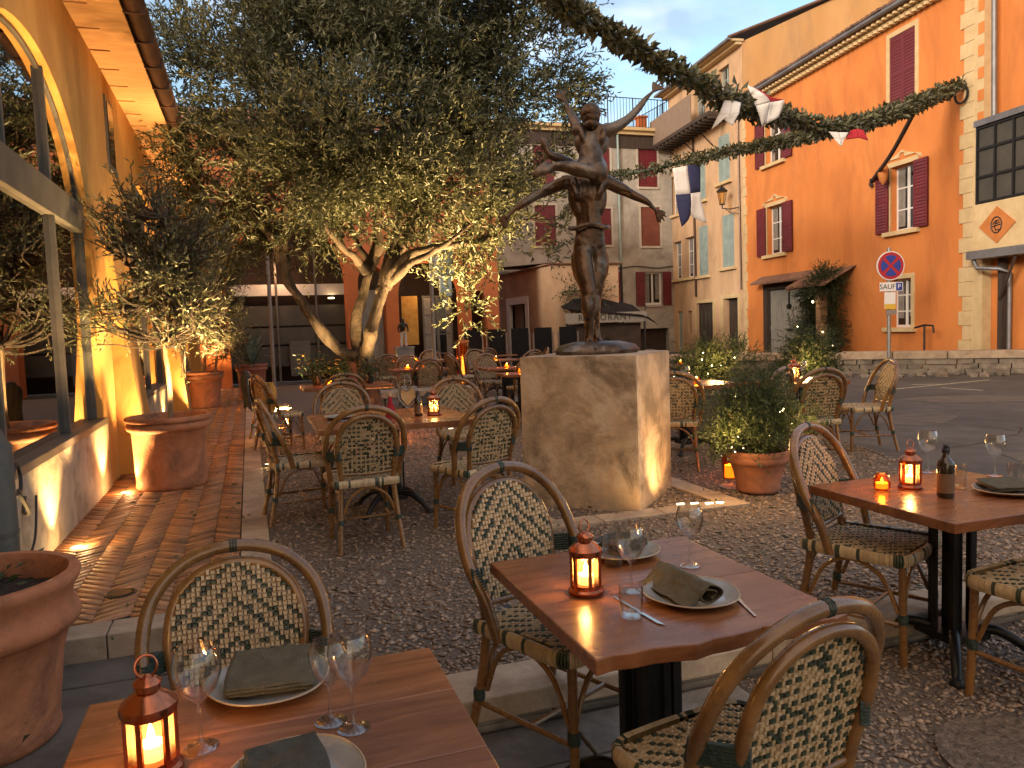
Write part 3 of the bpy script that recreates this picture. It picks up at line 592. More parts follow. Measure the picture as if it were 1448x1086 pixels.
mb = MB(); mb.add([(-3, -.6, 4.52), (23, -.6, 4.52), (23, 4, 6.3), (-3, 4, 6.3)], [(0, 1, 2, 3)]); mb.box((-3, -.5, 4.54), (23, 4, 4.56)); tiles(mb, -3, 23, -.62, 4, 4.53, 6.32, .22, .09); mb.build('roof', M['tile'], B)
# ------------------------------------------------------------------ arcade building closing the path
B = thing('arcade_building', 'rust orange arcade building with dark glazed shopfront behind the olive tree', 'building', (0, 23, 0))
mb = MB(); Z = 7.2
ops = [(-.5, 2.78, 2.95, 4.75), (3.12, 3.92, 2.9, 3.4), (4.3, 6.25, 2.5, 3.5), (6.55, 7.05, 2.2, 2.6)]; prev = -6
for (a, b, zs, za) in ops:
    mb.add([(prev, 0, 0), (a, 0, 0), (a, 0, Z), (prev, 0, Z)], [(0, 1, 2, 3)]); arch_bay(mb, a, b, 0, zs, za, Z, 0, .6); prev = b
mb.add([(prev, 0, 0), (7.45, 0, 0), (7.45, 0, Z), (prev, 0, Z)], [(0, 1, 2, 3)]); mb.add([(7.45, 0, 0), (7.45, 8, 0), (7.45, 8, Z), (7.45, 0, Z)], [(0, 1, 2, 3)])
mb.box((-6, -.05, 5.05), (7.5, .02, 5.2)); mb.build('wall', M['rust'], B)
mb = MB(); mb.add([(-6, 1.9, 0), (7.44, 1.9, 0), (7.44, 1.9, Z), (-6, 1.9, Z)], [(0, 1, 2, 3)]); mb.build('inner_wall', M['interior'], B)
mb = MB(); mb.box((-.9, 1.2, 2.62), (3.0, 1.3, 2.95)); mb.build('white_band', M['white'], B)
mb = MB()
for z0, z1 in ((1.72, 2.32), (1.16, 1.66), (.5, 1.1)): mb.box((-.6, 1.26, z0), (2.95, 1.3, z1))
mb.build('glazed_panels', M['shoppanel'], B)
mb = MB()
for x in (.85, 2.0): mb.box((x-.03, 1.14, 0), (x+.03, 1.2, 4.6))
mb.build('mullion', M['greyframe'], B)
mb = MB(); mb.box((1.15, 1.02, .2), (1.75, 1.06, 1.25)); mb.build('menu_board', M['greyframe'], B)
mb = MB(); mb.lathe([(.001, 0), (.09, 0), (.09, .03), (.001, .03)], 14, (2.45, 1.15, 2.5)); mb.build('ceiling_lamp', M['glow'], B)
mb = MB(); mb.box((4.5, .62, 1.0), (5.0, .64, 2.5)); mb.build('ochre_panel', M['ochrecloth'], B)
window(B, 5.15, 6.1, .1, 2.5, .62, 'shop_window', M['greyframe'], 3)
mb = MB(); mb.box((3.15, .5, .05), (3.9, .56, 2.7)); mb.build('grey_door', M['greywood'], B)
mb = MB(); mb.box((5.55, -.2, 2.45), (5.9, -.03, 3.5)); mb.build('shutter', M['teal'], B)
mb = MB(); mb.add([(-6.3, -.5, Z-.05), (7.8, -.5, Z-.05), (7.8, 5, Z+1.8), (-6.3, 5, Z+1.8)], [(0, 1, 2, 3)]); mb.box((-6.2, -.42, Z-.1), (7.7, 0, Z-.06)); tiles(mb, -6.3, 7.8, -.55, 5, Z-.04, Z+1.82, .22, .09); mb.build('roof', M['redtile'], B)
lamp('arcade_lamp', 'POINT', (.9, 23.8, 3.3), 26, (1, .5, .25), .2)
lamp('arcade_lamp', 'POINT', (5.2, 23.3, 2.9), 22, (1, .6, .3), .2)
# ------------------------------------------------------------------ low beige house in the corner
B = thing('corner_house', 'low beige house with white door frame and climbing vine stem', 'building', (9.2, 22.8, 0))
mb = MB(); Z = 3.35; mb.add([(0, 0, 0), (2.3, 0, 0), (2.3, 0, Z), (0, 0, Z)], [(0, 1, 2, 3)]); mb.add([(2.3, 0, 0), (2.3, 9.5, 0), (2.3, 9.5, Z), (2.3, 0, Z)], [(0, 1, 2, 3)])
B2 = []
# the face towards -x: local frame turned, holes by hand
for (ya, yb, za, zb) in ((0, 2.45, 0, Z), (2.45, 4.5, 2.36, Z), (4.5, 9.5, 0, Z)): mb.add([(0, ya, za), (0, ya, zb), (0, yb, zb), (0, yb, za)], [(0, 1, 2, 3)])
mb.box((-.03, -.03, Z), (2.35, 9.5, Z+.08)); mb.build('wall', M['beige'], B)
mb = MB(); mb.box((-.03, 2.3, 0), (.1, 2.62, 2.5)); mb.box((-.03, 4.33, 0), (.1, 4.65, 2.5)); mb.box((-.03, 2.62, 2.25), (.1, 4.33, 2.5)); mb.build('door_frame', M['white'], B)
mb = MB(); mb.box((.3, 2.6, 0), (.34, 4.4, 2.4)); mb.build('doorway', M['interior'], B)
mb = MB(); mb.box((.2, 3.5, 0), (.25, 4.33, 2.25)); mb.build('door', M['greywood'], B)
mb = MB(); mb.add([(-.1, -.12, Z+.06), (2.4, -.12, Z+.06), (2.4, 9.5, Z+.6), (-.1, 9.5, Z+.6)], [(0, 1, 2, 3)]); mb.box((-.1, -.11, Z+.02), (2.4, 9.5, Z+.05)); mb.build('roof', M['tile'], B)
# ------------------------------------------------------------------ grey house with burgundy shutters
B = thing('grey_house', 'tall grey rendered house with burgundy shutters and a railed roof terrace', 'building', (0, 32.4, 0))
Z = 10.2; mb = MB()
wins = [(17.5, 18.5, 7.72, 9.45, 'burg', 'closed'), (17.58, 18.58, 5.0, 6.8, 'brownred', 'closed'), (17.7, 18.62, 2.25, 3.8, 'burg', 'open'),
        (15.1, 16.05, 5.05, 6.7, 'burg', 'closed'), (15.2, 16.0, 2.2, 3.8, 'burg', 'open'), (12.3, 13.3, 7.7, 9.4, 'burg', 'closed'), (12.3, 13.3, 5.0, 6.8, 'burg', 'closed'), (15.1, 16.05, 7.7, 9.4, 'burg', 'closed')]
wall_holes(mb, 8, 19.25, 0, Z, [w[:4] for w in wins]+[(16.9, 18.95, -.1, 1.15)], 0, .3)
mb.add([(19.25, 0, 0), (19.25, 8, 0), (19.25, 8, Z), (19.25, 0, Z)], [(0, 1, 2, 3)]); mb.add([(8, 0, 0), (8, 0, Z), (8, 8, Z), (8, 8, 0)], [(0, 1, 2, 3)]); mb.build('wall', M['greyr'], B)
mb = MB(); mb.box((16.8, .3, 0), (19, .34, 1.3)); mb.build('dark_gate', M['interior'], B)
for (a, b, c, d, k, st) in wins:
    mb = MB()
    for q in (((a-.10, -.02, c-.10), (a, .02, d+.10)), ((b, -.02, c-.10), (b+.10, .02, d+.10)), ((a, -.02, d), (b, .02, d+.10)), ((a, -.06, c-.10), (b, .02, c))): mb.box(*q)
    mb.build('surround', M['greytrim'] if st == 'closed' else M['greyr'], B)
    w = (b-a)/2
    if st == 'closed':
        for x0, x1 in ((a+.01, a+w-.005), (a+w+.005, b-.01)): mb = MB(); shutter(mb, x0, x1, c+.01, d-.01, .03, .08); mb.build('shutter', M[k], B)
    else:
        for x0, x1 in ((a-w*1.02, a-.02), (b+.02, b+w*1.02)): mb = MB(); shutter(mb, x0, x1, c-.02, d, -.07, -.025); mb.build('shutter', M[k], B)
        window(B, a, b, c, d, .12, bars=0, frame=.08)
mb = MB(); mb.box((7.8, -.35, Z), (19.5, 8, Z+.14)); mb.box((7.9, -.2, Z-.16), (19.4, 0, Z-.001)); mb.build('cornice', M['cream'], B)
mb = MB(); mb.box((8, -.06, Z-.75), (19.3, -.01, Z-.18)); mb.build('frieze', M['darkwood'], B)
mb = MB(); mb.tube([(16.43, -.09, Z-.1), (16.45, -.09, 4.2)], .055, 8); mb.build('drain_pipe', M['teal'], B)
mb = MB(); mb.tube([(16.45, -.08, 4.2), (16.5, -.08, 0)], .05, 8); mb.build('lower_pipe', M['iron'], B); mb = MB(); mb.tube([Vector((x, -.05, 4.02+.05*math.sin(x*3))) for x in np.linspace(13.6, 19.2, 16)], .022, 5); mb.build('cable', M['iron'], B)
mb = MB(); mb.add([(15, .5, Z+.15), (18.6, .5, Z+.15), (18.6, 4, Z+1.0), (15, 4, Z+1.0)], [(0, 1, 2, 3)]); tiles(mb, 15, 18.6, .4, 4, Z+.16, Z+1.02, .22, .09); mb.build('roof', M['redtile'], B)
mb = MB(); mb.box((18.1, .9, Z+.14), (18.5, 1.3, Z+.95)); mb.box((18.05, .85, Z+.95), (18.55, 1.35, Z+1.03)); mb.build('chimney', M['rust'], B)
mb = MB(); z0, z1 = Z+.14, Z+1.55
for z in (z0+.12, z1): mb.tube([(13.5, .1, z), (19.2, .1, z)], .022, 5); mb.tube([(19.2, .1, z), (19.2, 5, z)], .022, 5)
for x in np.arange(13.5, 19.25, .16): mb.tube([(x, .1, z0), (x, .1, z1)], .012 if (round((x-13.5)/.16) % 8) else .028, 4)
for y in np.arange(.26, 5, .16): mb.tube([(19.2, y, z0), (19.2, y, z1)], .012, 4)
mb.build('railing', M['iron'], B)
mb = MB(); mb.tube([(19.0, .3, Z+.1), (19.0, .3, Z+3.1)], .025, 6); mb.tube([(17.6, .3, Z+2.95), (19.5, .3, Z+2.95)], .015, 5)
for x in np.arange(17.7, 19.5, .22): mb.tube([(x, .05, Z+2.95), (x, .55, Z+2.95)], .008, 4)
mb.build('antenna', M['iron'], B)
# ------------------------------------------------------------------ facades of the right-hand row (local x along the front, local y into the house)
FA = R(-97.5); FQ = (18.0, 23.0, 0)
def facpt(s, t, z): return Vector((FQ[0]+math.cos(FA)*s-math.sin(FA)*t, FQ[1]+math.sin(FA)*s+math.cos(FA)*t, z))
def fwin(B, a, b, c, d, kind, sh, bars=2, sill=True, trim=True, opening=None):
    if trim:
        mb = MB(); e = .13
        for q in (((a-e, -.022, c), (a, .02, d+e)), ((b, -.022, c), (b+e, .02, d+e)), ((a, -.022, d), (b, .02, d+e))): mb.box(*q)
        if kind == 'key': mb.prism([(a-.25, d+.05), (a-.05, d+.2), ((a+b)/2-.12, d+.2), ((a+b)/2-.08, d+.32), ((a+b)/2+.08, d+.32), ((a+b)/2+.12, d+.2), (b+.05, d+.2), (b+.25, d+.05), (b+.25, d+.16), ((a+b)/2+.2, d+.3), ((a+b)/2, d+.4), ((a+b)/2-.2, d+.3), (a-.25, d+.16)], -.035, .0)
        mb.build('surround', M['cream'], B)
    if sill: mb = MB(); mb.box((a-.2, -.14, c-.12), (b+.2, .1, c-.001)); mb.build('sill', M['cream'], B, bevel=.01)
    w = (b-a)/2
    if opening == 'closed':
        for x0, x1 in ((a, a+w-.004), (a+w+.004, b)): mb = MB(); shutter(mb, x0, x1, c, d, .0, .045); mb.build('shutter', M[sh], B)
    else:
        if sh:
            for x0, x1 in ((a-w*1.05-.03, a-.03), (b+.03, b+w*1.05+.03)): mb = MB(); shutter(mb, x0, x1, c, d, -.085, -.035); mb.build('shutter', M[sh], B)
        window(B, a, b, c, d, .2, bars=bars)
def facade(B, x0, x1, z0, z1, holes, mt, depth=10, rev=None):
    mb = MB(); wall_holes(mb, x0, x1, z0, z1, holes, 0, .3)
    mb.add([(x1, 0, z0), (x1, depth, z0), (x1, depth, z1), (x1, 0, z1)], [(0, 1, 2, 3)]); mb.add([(x0, 0, z0), (x0, 0, z1), (x0, depth, z1), (x0, depth, z0)], [(0, 1, 2, 3)])
    mb.add([(x0, .4, z0), (x1, .4, z0), (x1, .4, z1), (x0, .4, z1)], [(0, 1, 2, 3)]); mb.add([(x0, 0, z1), (x1, 0, z1), (x1, depth, z1), (x0, depth, z1)], [(0, 1, 2, 3)])
    mb.build('wall', mt, B)
# --- orange house
B = thing('orange_house', 'bright orange house with burgundy shutters and cream corner quoins', 'building', FQ, FA)
OW = [(-.95, .2, 6.95, 8.5, '', 'burg', None), (-.9, .22, 3.72, 5.45, 'key', 'burg', None), (5.72, 6.72, 7.0, 9.02, '', 'burg', 'closed'), (5.75, 6.72, 3.72, 5.5, 'key', 'burg', None), (5.75, 6.6, 1.05, 2.4, '', None, None)]
facade(B, -2.6, 8.72, 0, 9.3, [w[:4] for w in OW]+[(-1.05, 2.0, 0, 2.6), (2.45, 3.25, 0, 2.3)], M['orange'])
for (a, b, c, d, k, sh, op) in OW: fwin(B, a, b, c, d, k, sh, 2, True, True, op)
for e in (0, 1):
    mb = MB(); z = 0
    while z < 9.25:                                              # quoins at both ends
        h = .36; w = .26 if int(z/.36) % 2 else .13
        if e: mb.box((8.72-.16-w, -.03, z+.004), (8.74, .02, min(z+h-.004, 9.26)))
        else: mb.box((-2.62, -.03, z+.004), (-2.6+.1+w*.55, .02, min(z+h-.004, 9.26)))
        z += h
    mb.build('quoin_strip', M['cream'], B, bevel=.006)
mb = MB()                                                        # two rows of corbel tiles under the eaves, gutter and roof edge
for row, (yy, zz) in enumerate(((-.16, 9.3), (-.3, 9.46))):
    mb.box((-2.7, yy, zz+.09), (8.8, .02, zz+.15)); x = -2.62+row*.11
    while x < 8.72: mb.lathe([(.085, 0), (.085, .01), (.06, .09), (.0, .09)], 8, (x, yy+.02, zz)); mb.box((x-.07, yy+.02, zz+.005), (x+.07, .0, zz+.088)); x += .22
mb.build('corbel_cornice', M['cream'], B)
mb = MB(); mb.tube([(-2.75, -.42, 9.62), (8.85, -.42, 9.62)], .075, 8); mb.build('gutter', M['zinc'], B, smooth=50)
mb = MB(); mb.add([(-2.75, -.45, 9.66), (8.85, -.45, 9.66), (8.85, 7, 12.3), (-2.75, 7, 12.3)], [(0, 1, 2, 3)]); mb.box((-2.7, -.35, 9.62), (8.8, 7, 9.655)); tiles(mb, -2.75, 8.85, -.5, 7, 9.68, 12.34, .23, .1); mb.build('roof', M['tile'], B)
mb = MB()                                                        # plank double door with dark timber surround
x = -.88
while x < 1.82: mb.box((x+.004, .1, .03), (x+.19, .14+random.uniform(0, .006), 2.46)); x += .194
mb.box((-.88, .085, 1.0), (1.83, .098, 1.14)); dr = mb.build('plank_door', M['greywood'], B)
mb = MB(); mb.box((.3, .04, 1.75), (.5, .085, 1.9)); mb.box((.38, .05, 1.9), (.42, .08, 2.35)); mb.box((.25, .03, .98), (.6, .085, 1.05)); mb.build('letter_box', M['iron'], dr)
mb = MB(); mb.box((-1.15, -.05, 0), (-.88, .12, 2.6)); mb.box((1.83, -.05, 0), (2.1, .12, 2.6)); mb.box((-1.15, -.05, 2.47), (2.1, .12, 2.66)); mb.build('door_frame', M['darkwood'], B)
mb = MB(); mb.add([(-1.3, -.5, 2.72), (2.2, -.5, 2.72), (2.2, .0, 2.98), (-1.3, .0, 2.98), (-1.3, -.5, 2.66), (2.2, -.5, 2.66), (2.2, .0, 2.9), (-1.3, .0, 2.9)], [(0, 1, 2, 3), (4, 7, 6, 5), (0, 4, 5, 1), (1, 5, 6, 2), (0, 3, 7, 4)]); mb.build('door_canopy', M['tile'], B)
mb = MB(); mb.add([(1.9, -1.0, 2.28), (4.25, -1.0, 2.42), (4.25, .0, 2.95), (1.9, .0, 2.8)], [(0, 1, 2, 3), (3, 2, 1, 0)]); tiles(mb, 1.95, 4.2, -1.02, .0, 2.36, 2.88, .2, .09); mb.build('porch_roof', M['tile'], B)
mb = MB(); mb.box((3.28, -.75, 0), (3.52, -.5, 2.4)); mb.build('porch_post', M['beige'], B)
mb = MB(); mb.box((2.5, .12, 0), (3.2, .16, 2.25)); mb.build('porch_door', M['interior'], B)
# --- annex at the far right
B = thing('annex_house', 'cream and orange annex with iron framed glazed balcony and diamond emblem', 'building', facpt(8.74, 0, 0), FA)
mb = MB(); wall_holes(mb, .0, 6, 0, 9.6, [], .25); mb.box((0, -.02, 0), (.3, .24, 9.6), 1); z = 5.9
while z < 9.4: mb.box((.12, -.03, z), (.3, -.022, z+.26), 0); z += .52
mb.add([(6, .25, 0), (6, 8, 0), (6, 8, 9.6), (6, .25, 9.6)], [(0, 1, 2, 3)]); mb.build('wall', [M['orange'], M['cream']], B)
mb = MB(); mb.box((.3, -.25, 2.86), (5.5, .245, 3.95)); mb.build('balcony_panel', M['cream'], B)
mb = MB(); mb.box((.27, -.45, 2.66), (5.6, .24, 2.855)); mb.build('balcony_ledge', M['zinc'], B)
mb = MB(); mb.box((.32, -.2, 3.952), (5.5, -.16, 5.75)); g = mb.build('glazing', M['shoppanel'], B)
mb = MB()
for x in np.arange(.32, 5.4, .52): mb.box((x, -.25, 3.955), (x+.05, -.2, 5.75))
for z in (3.96, 4.55, 5.2, 5.7): mb.box((.32, -.245, z), (5.5, -.205, z+.06))
mb.build('glazing_bars', M['iron'], B)
mb = MB(); mb.box((.3, -.3, 5.76), (5.6, .24, 5.9)); mb.build('balcony_roof', M['zinc'], B)
mb = MB(); cx, cz = .98, 3.4; mb.prism([(cx-.52, cz), (cx, cz+.42), (cx+.52, cz), (cx, cz-.42)], -.275, -.252); dm = mb.build('diamond_emblem', M['emblem'], B)
mb = MB(); mb.tube([Vector((cx+.15*math.cos(t), -.28, cz+.18*math.sin(t))) for t in np.linspace(0, 2*PI, 25)], .016, 5)
mb.tube([(cx-.1, -.28, cz+.02), (cx-.02, -.28, cz+.1), (cx+.08, -.28, cz+.1)], .013, 5); mb.tube([(cx-.12, -.28, cz-.03), (cx+.12, -.28, cz+.0)], .013, 5); mb.tube([(cx+.02, -.28, cz+.1), (cx-.05, -.28, cz-.02), (cx-.02, -.28, cz-.12), (cx+.08, -.28, cz-.11)], .013, 5); mb.tube([(cx-.0, -.28, cz+.03), (cx+.1, -.28, cz+.05)], .012, 5)
mb.build('monogram', M['signblack'], dm)
mb = MB(); mb.tube([(.62, -.07, 9.6), (.66, -.07, 5.92)], .06, 8); mb.build('drain_pipe', M['zinc'], B, smooth=50); mb = MB(); mb.tube([(.35, -.31, 2.64), (.45, -.3, 2.45), (.9, -.1, 2.4), (.98, .1, 2.3), (.98, .1, 0)], .05, 8); mb.build('drain_pipe', M['zinc'], B, smooth=50)
mb = MB(); mb.box((.72, .02, 0), (.86, .16, 2.65)); mb.tube([(.8, -.0, 1.7), (1.2, -.2, 2.1), (1.6, -.35, 2.64)], .035, 6); mb.build('bracket_post', M['darkwood'], B)
# --- yellow house with teal shutters
B = thing('yellow_house', 'pale yellow house with teal shutters, reed balcony and tall gable', 'building', FQ, FA)
YW = [(-4.65, -3.7, 7.0, 8.85, 'teal', 'closed'), (-4.4, -3.42, 3.55, 5.65, 'teal', 'closed'), (-6.6, -5.75, 3.38, 5.5, 'teal', 'closed'), (-9.4, -8.5, 3.4, 5.15, None, None), (-8.1, -7.15, 3.4, 5.2, None, None), (-9.55, -8.85, 6.4, 8.2, None, None), (-6.7, -5.9, 6.6, 8.4, 'teal', 'closed')]
facade(B, -9.75, -2.62, 0, 9.6, [w[:4] for w in YW]+[(-6.95, -5.35, 0, 2.2), (-4.4, -3.15, 0, 2.3), (-9.0, -8.55, 0, 1.9), (-7.9, -7.5, .9, 1.9)], M['yellow'])
for (a, b, c, d, sh, op) in YW: fwin(B, a, b, c, d, '', sh, 2, True, False, op)
mb = MB(); mb.box((-6.95, .1, 0), (-5.35, .16, 2.2)); mb.box((-4.4, .25, 0), (-3.15, .3, 2.3)); mb.box((-7.9, .2, .9), (-7.5, .24, 1.9)); mb.build('shop_door', M['darkwood'], B)
mb = MB()
for x in (-6.6, -6.2, -5.85): mb.box((x-.09, .07, .6), (x+.09, .099, 1.85))
mb.build('door_glass', M['shoppanel'], B)
mb = MB()
for q in (((-5.35, -.03, 0), (-5.1, .02, 2.35)), ((-4.62, -.03, 0), (-4.4, .02, 2.45)), ((-3.15, -.03, 0), (-2.95, .02, 2.45)), ((-4.4, -.03, 2.3), (-3.15, .02, 2.45)), ((-7.1, -.03, 0), (-6.95, .02, 2.3)), ((-6.95, -.03, 2.2), (-5.35, .02, 2.34))): mb.box(*q)
mb.build('door_surround', M['cream'], B)
mb = MB(); mb.box((-9.0, .06, 0), (-8.55, .1, 1.9)); mb.build('side_door', M['teal'], B)
mb = MB(); mb.tube([(-6.95, -.06, 9.5), (-6.9, -.06, 2.5)], .05, 8); mb.build('drain_pipe', M['gutter'], B); mb = MB(); mb.tube([(-2.9, -.05, 9.4), (-2.8, -.05, 2.6)], .035, 6); mb.build('drain_pipe', M['gutter'], B)
# projecting balcony with reed screen, struts, upper storey, eaves, gable
mb = MB(); mb.box((-9.7, -.95, 9.48), (-3.6, .02, 9.62)); x = -9.6
while x < -3.6: mb.box((x, -.93, 9.36), (x+.1, .01, 9.478)); x += .42
mb.build('balcony_floor', M['darkwood'], B)
mb = MB()
for x in (-8.2, -6.6, -5.0): mb.tube([(x, -.9, 9.4), (x, -.05, 8.6)], .025, 5)
mb.build('balcony_strut', M['iron'], B)
mb = MB(); mb.box((-9.7, -.95, 9.625), (-5.2, -.91, 10.75)); mb.box((-9.7, -.91, 9.625), (-9.66, 0, 10.75)); mb.build('balcony_screen', M['reed'], B)
mb = MB(); wall_holes(mb, -9.75, -2.62, 9.6, 11.95, [(-8.6, -7.5, 9.9, 11.4), (-6.9, -5.9, 9.9, 11.4), (-4.6, -3.7, 10.6, 11.5)], .02, .3)
mb.add([(-9.75, .02, 9.6), (-9.75, .02, 11.95), (-9.75, 9, 11.95), (-9.75, 9, 9.6)], [(0, 1, 2, 3)]); mb.build('upper_wall', M['yellow'], B)
for (a, b, c, d) in ((-8.6, -7.5, 9.9, 11.4), (-6.9, -5.9, 9.9, 11.4), (-4.6, -3.7, 10.6, 11.5)): window(B, a, b, c, d, .2, bars=1, mt=M['teal'])
mb = MB(); mb.prism([(0, 0), (0, 11.95), (5.1, 14.25), (7.4, 13.6), (9, 12.9), (9, 0)], -2.63, -2.66)
# prism is in x,z: turn so that it closes the side of the house
mb.v = [(y, x+.02, z) for (x, y, z) in mb.v]; mb.build('gable_wall', M['gable'], B)
mb = MB(); mb.box((-9.9, -.5, 11.95), (-2.55, .05, 12.03)); mb.box((-9.8, -.25, 11.84), (-2.6, .0, 11.948)); mb.build('eaves', M['cream'], B)
mb = MB(); mb.tube([(-9.95, -.56, 12.02), (-2.5, -.56, 12.02)], .07, 8)
mb.build('gutter', M['zinc'], B)
mb = MB(); mb.add([(-9.9, -.6, 12.05), (-2.5, -.6, 12.05), (-2.5, 5.12, 14.32), (-9.9, 5.12, 14.32), (-2.5, 9.2, 12.95), (-9.9, 9.2, 12.95)], [(0, 1, 2, 3), (3, 2, 4, 5)])
for y0, z0, y1, z1 in ((-.6, 12.06, 5.1, 14.3), (5.1, 14.3, 9.1, 12.95)): mb.tube([(-2.52, y0, z0), (-2.52, y1, z1)], .06, 6)
mb.build('roof', M['tile'], B)
# street lamp on the yellow front
B = thing('wall_lantern', 'black wrought iron street lantern on a bracket on the yellow house', 'street lamp', facpt(-3.3, -.0, 5.95), FA)
mb = MB(); mb.tube([(.35, .02, -.15), (.3, -.35, -.22), (0, -.55, -.15)], .022, 6); mb.tube([(.35, 0, -.45), (.35, 0, .0)], .03, 6); mb.tube([(.35, -.0, -.4), (.2, -.3, -.35), (.1, -.45, -.2)], .014, 6); mb.tube([(0, -.55, -.16), (0, -.55, -.02)], .025, 6); mb.build('bracket', M['iron'], B)
mb = MB(); mb.lathe([(.10, 0), (.2, .5)], 4, (0, -.55, 0)); mb.build('lamp_glass', M['lampglass'], B)
mb = MB(); mb.lathe([(.0, .78), (.03, .72), (.05, .68), (.1, .64), (.23, .52), (.22, .49), (.19, .49)], 8, (0, -.55, 0)); mb.lathe([(.03, -.03), (.12, -.01), (.12, .02), (.0, .02)], 8, (0, -.55, 0))
for k in range(4): t = PI/2*k; mb.tube([(.10*math.cos(t), -.55+.10*math.sin(t), .01), (.2*math.cos(t), -.55+.2*math.sin(t), .5)], .012, 4)
mb.build('lamp_frame', M['iron'], B)
# ------------------------------------------------------------------ low stone wall beyond the road, bench rail, sign
a0 = P(905, 529); a1 = P(1448, 527.5); dv = (a1-a0); Lw = dv.length+6; ang = math.atan2(dv.y, dv.x)
B = thing('low_stone_wall', 'low stone wall with pale coping along the far side of the road', 'wall', a0, ang)
mb = MB(); x = 0
while x < Lw: w = random.uniform(1.0, 1.7); mb.box((x+.006, -.05, .34), (x+w-.006, .45, .52+random.uniform(-.012, .012))); x += w
mb.build('coping', M['kerb'], B, bevel=.02)
mb = MB()
for row in range(3):
    x = -random.random()*.4
    while x < Lw:
        w = random.uniform(.3, .75); j = random.uniform(-.03, .03); mb.box((x+.008, .0+j, row*.115-.02), (x+w-.008, .4, row*.115+.108 if row < 2 else .338)); x += w
mb.build('masonry', M['slab'], B, bevel=.02)
# rubble lying at the foot of the wall
mbs = []
for k in range(46):
    p = a0+dv.normalized()*random.uniform(5.2, Lw-4)+Vector((random.uniform(-.9, -.1), random.uniform(-.9, -.1), 0)); s = random.uniform(.06, .2)
    bm = bmesh.new(); bmesh.ops.create_icosphere(bm, subdivisions=1, radius=s)
    for v in bm.verts: v.co *= random.uniform(.65, 1.15); v.co.z *= .6
    me = bpy.data.meshes.new('rubble'); bm.to_mesh(me); bm.free(); me.materials.append(M['slab']); mbs.append((me, p, s))
mb = MB()
for me, p, s in mbs: mb.add([v.co+p+Vector((0, 0, s*.25-.02)) for v in me.vertices], [tuple(f.vertices) for f in me.polygons])
struct(mb.build('rubble', M['slab']), 'stuff')
B = thing('no_parking_sign', 'round red and blue no stopping sign above a small plate on a grey pole', 'road sign', P(1257, 529), R(-14))
SG = EYE  # panel faces the terrace
mb = MB(); mb.tube([(0, 0, 0), (0, 0, 3.0)], .045, 10); mb.build('pole', M['steel'], B, smooth=50)
zc = 2.57; r = .335
mb = MB(); mb.lathe([(r*1.02, -.01), (r*1.02, .01), (0, .01)], 40); mb.v = [(x, -z-.06, y+zc) for x, y, z in mb.v]; mb.build('sign_rim', M['signwhite'], B)
mb = MB(); mb.lathe([(r*.95, .0), (r*.95, .004), (0, .004)], 40); mb.v = [(x, -z-.072, y+zc) for x, y, z in mb.v]; mb.build('sign_disc', M['signred'], B)
mb = MB()
for q in range(4):
    t0 = q*PI/2-PI/4+.17; t1 = t0+PI/2-.34; rr = r*.74; n = 10
    c = (math.cos((t0+t1)/2)*r*.13, math.sin((t0+t1)/2)*r*.13)
    pl = [c]+[(rr*math.cos(t0+(t1-t0)*k/n), rr*math.sin(t0+(t1-t0)*k/n)) for k in range(n+1)]
    mb.prism([(x, z+zc) for x, z in pl], -.082, -.077)
mb.build('sign_field', M['signblue'], B)
mb = MB(); mb.box((-.27, -.075, 1.97), (.3, -.055, 2.18)); pl = mb.build('plate', M['signwhite'], B, bevel=.008)
t = text_mesh('SAUF', .17, 'plate_text', M['signblack'], pl, .002); t.rotation_euler = (PI/2, 0, 0); t.location = (-.08, -.077, 2.075)
mb = MB(); mb.box((.13, -.08, 1.985), (.28, -.0755, 2.165)); mb.build('parking_symbol', M['signblue'], pl)
t = text_mesh('P', .15, 'symbol_text', M['signwhite'], pl, .002); t.rotation_euler = (PI/2, 0, 0); t.location = (.205, -.082, 2.075)
mb = MB(); mb.box((-.15, -.072, 1.57), (.12, -.056, 1.95)); q = mb.build('notice', M['signwhite'], B); mb = MB(); mb.box((-.15, -.076, 1.55), (.12, -.0725, 1.67)); mb.build('notice_band', M['signyellow'], q)
mb = MB(); mb.box((-.1, -.07, 1.42), (.15, -.05, 1.53)); mb.build('small_plate', M['steel'], B)
B = thing('iron_handrail', 'short dark iron handrail end standing against the orange house', 'handrail', facpt(7.7, -.5, 0), FA)
mb = MB(); mb.tube([(0, 0, 0), (0, 0, 1.1)], .025, 6); mb.tube([(-.35, 0, 1.05), (0, 0, 1.12), (.3, 0, 1.1), (.33, 0, .92)], .025, 6); mb.build('rail', M['iron'], B)
# ------------------------------------------------------------------ restaurant awning with lettering, terrace screens
ac = D(850, 480, 23.2); ac.z = 0
B = thing('restaurant_awning', 'dark pergola awning lettered RESTORANT in front of the grey house', 'awning', (10.9, 22.2, 0), R(-4))
mb = MB(); mb.add([(-1.4, 0, 1.9), (1.15, 0, 1.62), (1.55, -.3, 1.3), (1.1, .8, 2.0), (-.5, .8, 2.45), (-1.55, .3, 2.0)], [(0, 1, 3, 4, 5), (1, 2, 3)]); mb.v = mb.v+[(x, y, z+.03) for x, y, z in mb.v]; mb.f = mb.f+[[i+6 for i in f][::-1] for f in mb.f]; mb.m = [0]*len(mb.f)
mb.build('canopy', M['awning'], B)
mb = MB(); mb.box((-1.5, .05, 1.48), (1.25, .09, 1.8)); fb = mb.build('fascia', M['fascia'], B)
t = text_mesh('RESTORANT', .28, 'fascia_text', M['signblack'], fb, .004, 1.22); t.rotation_euler = (PI/2, 0, 0); t.location = (-.17, .045, 1.64)
mb = MB()
for x in (-1.45, 1.2): mb.tube([(x, .1, 0), (x, .1, 1.6)], .035, 6)
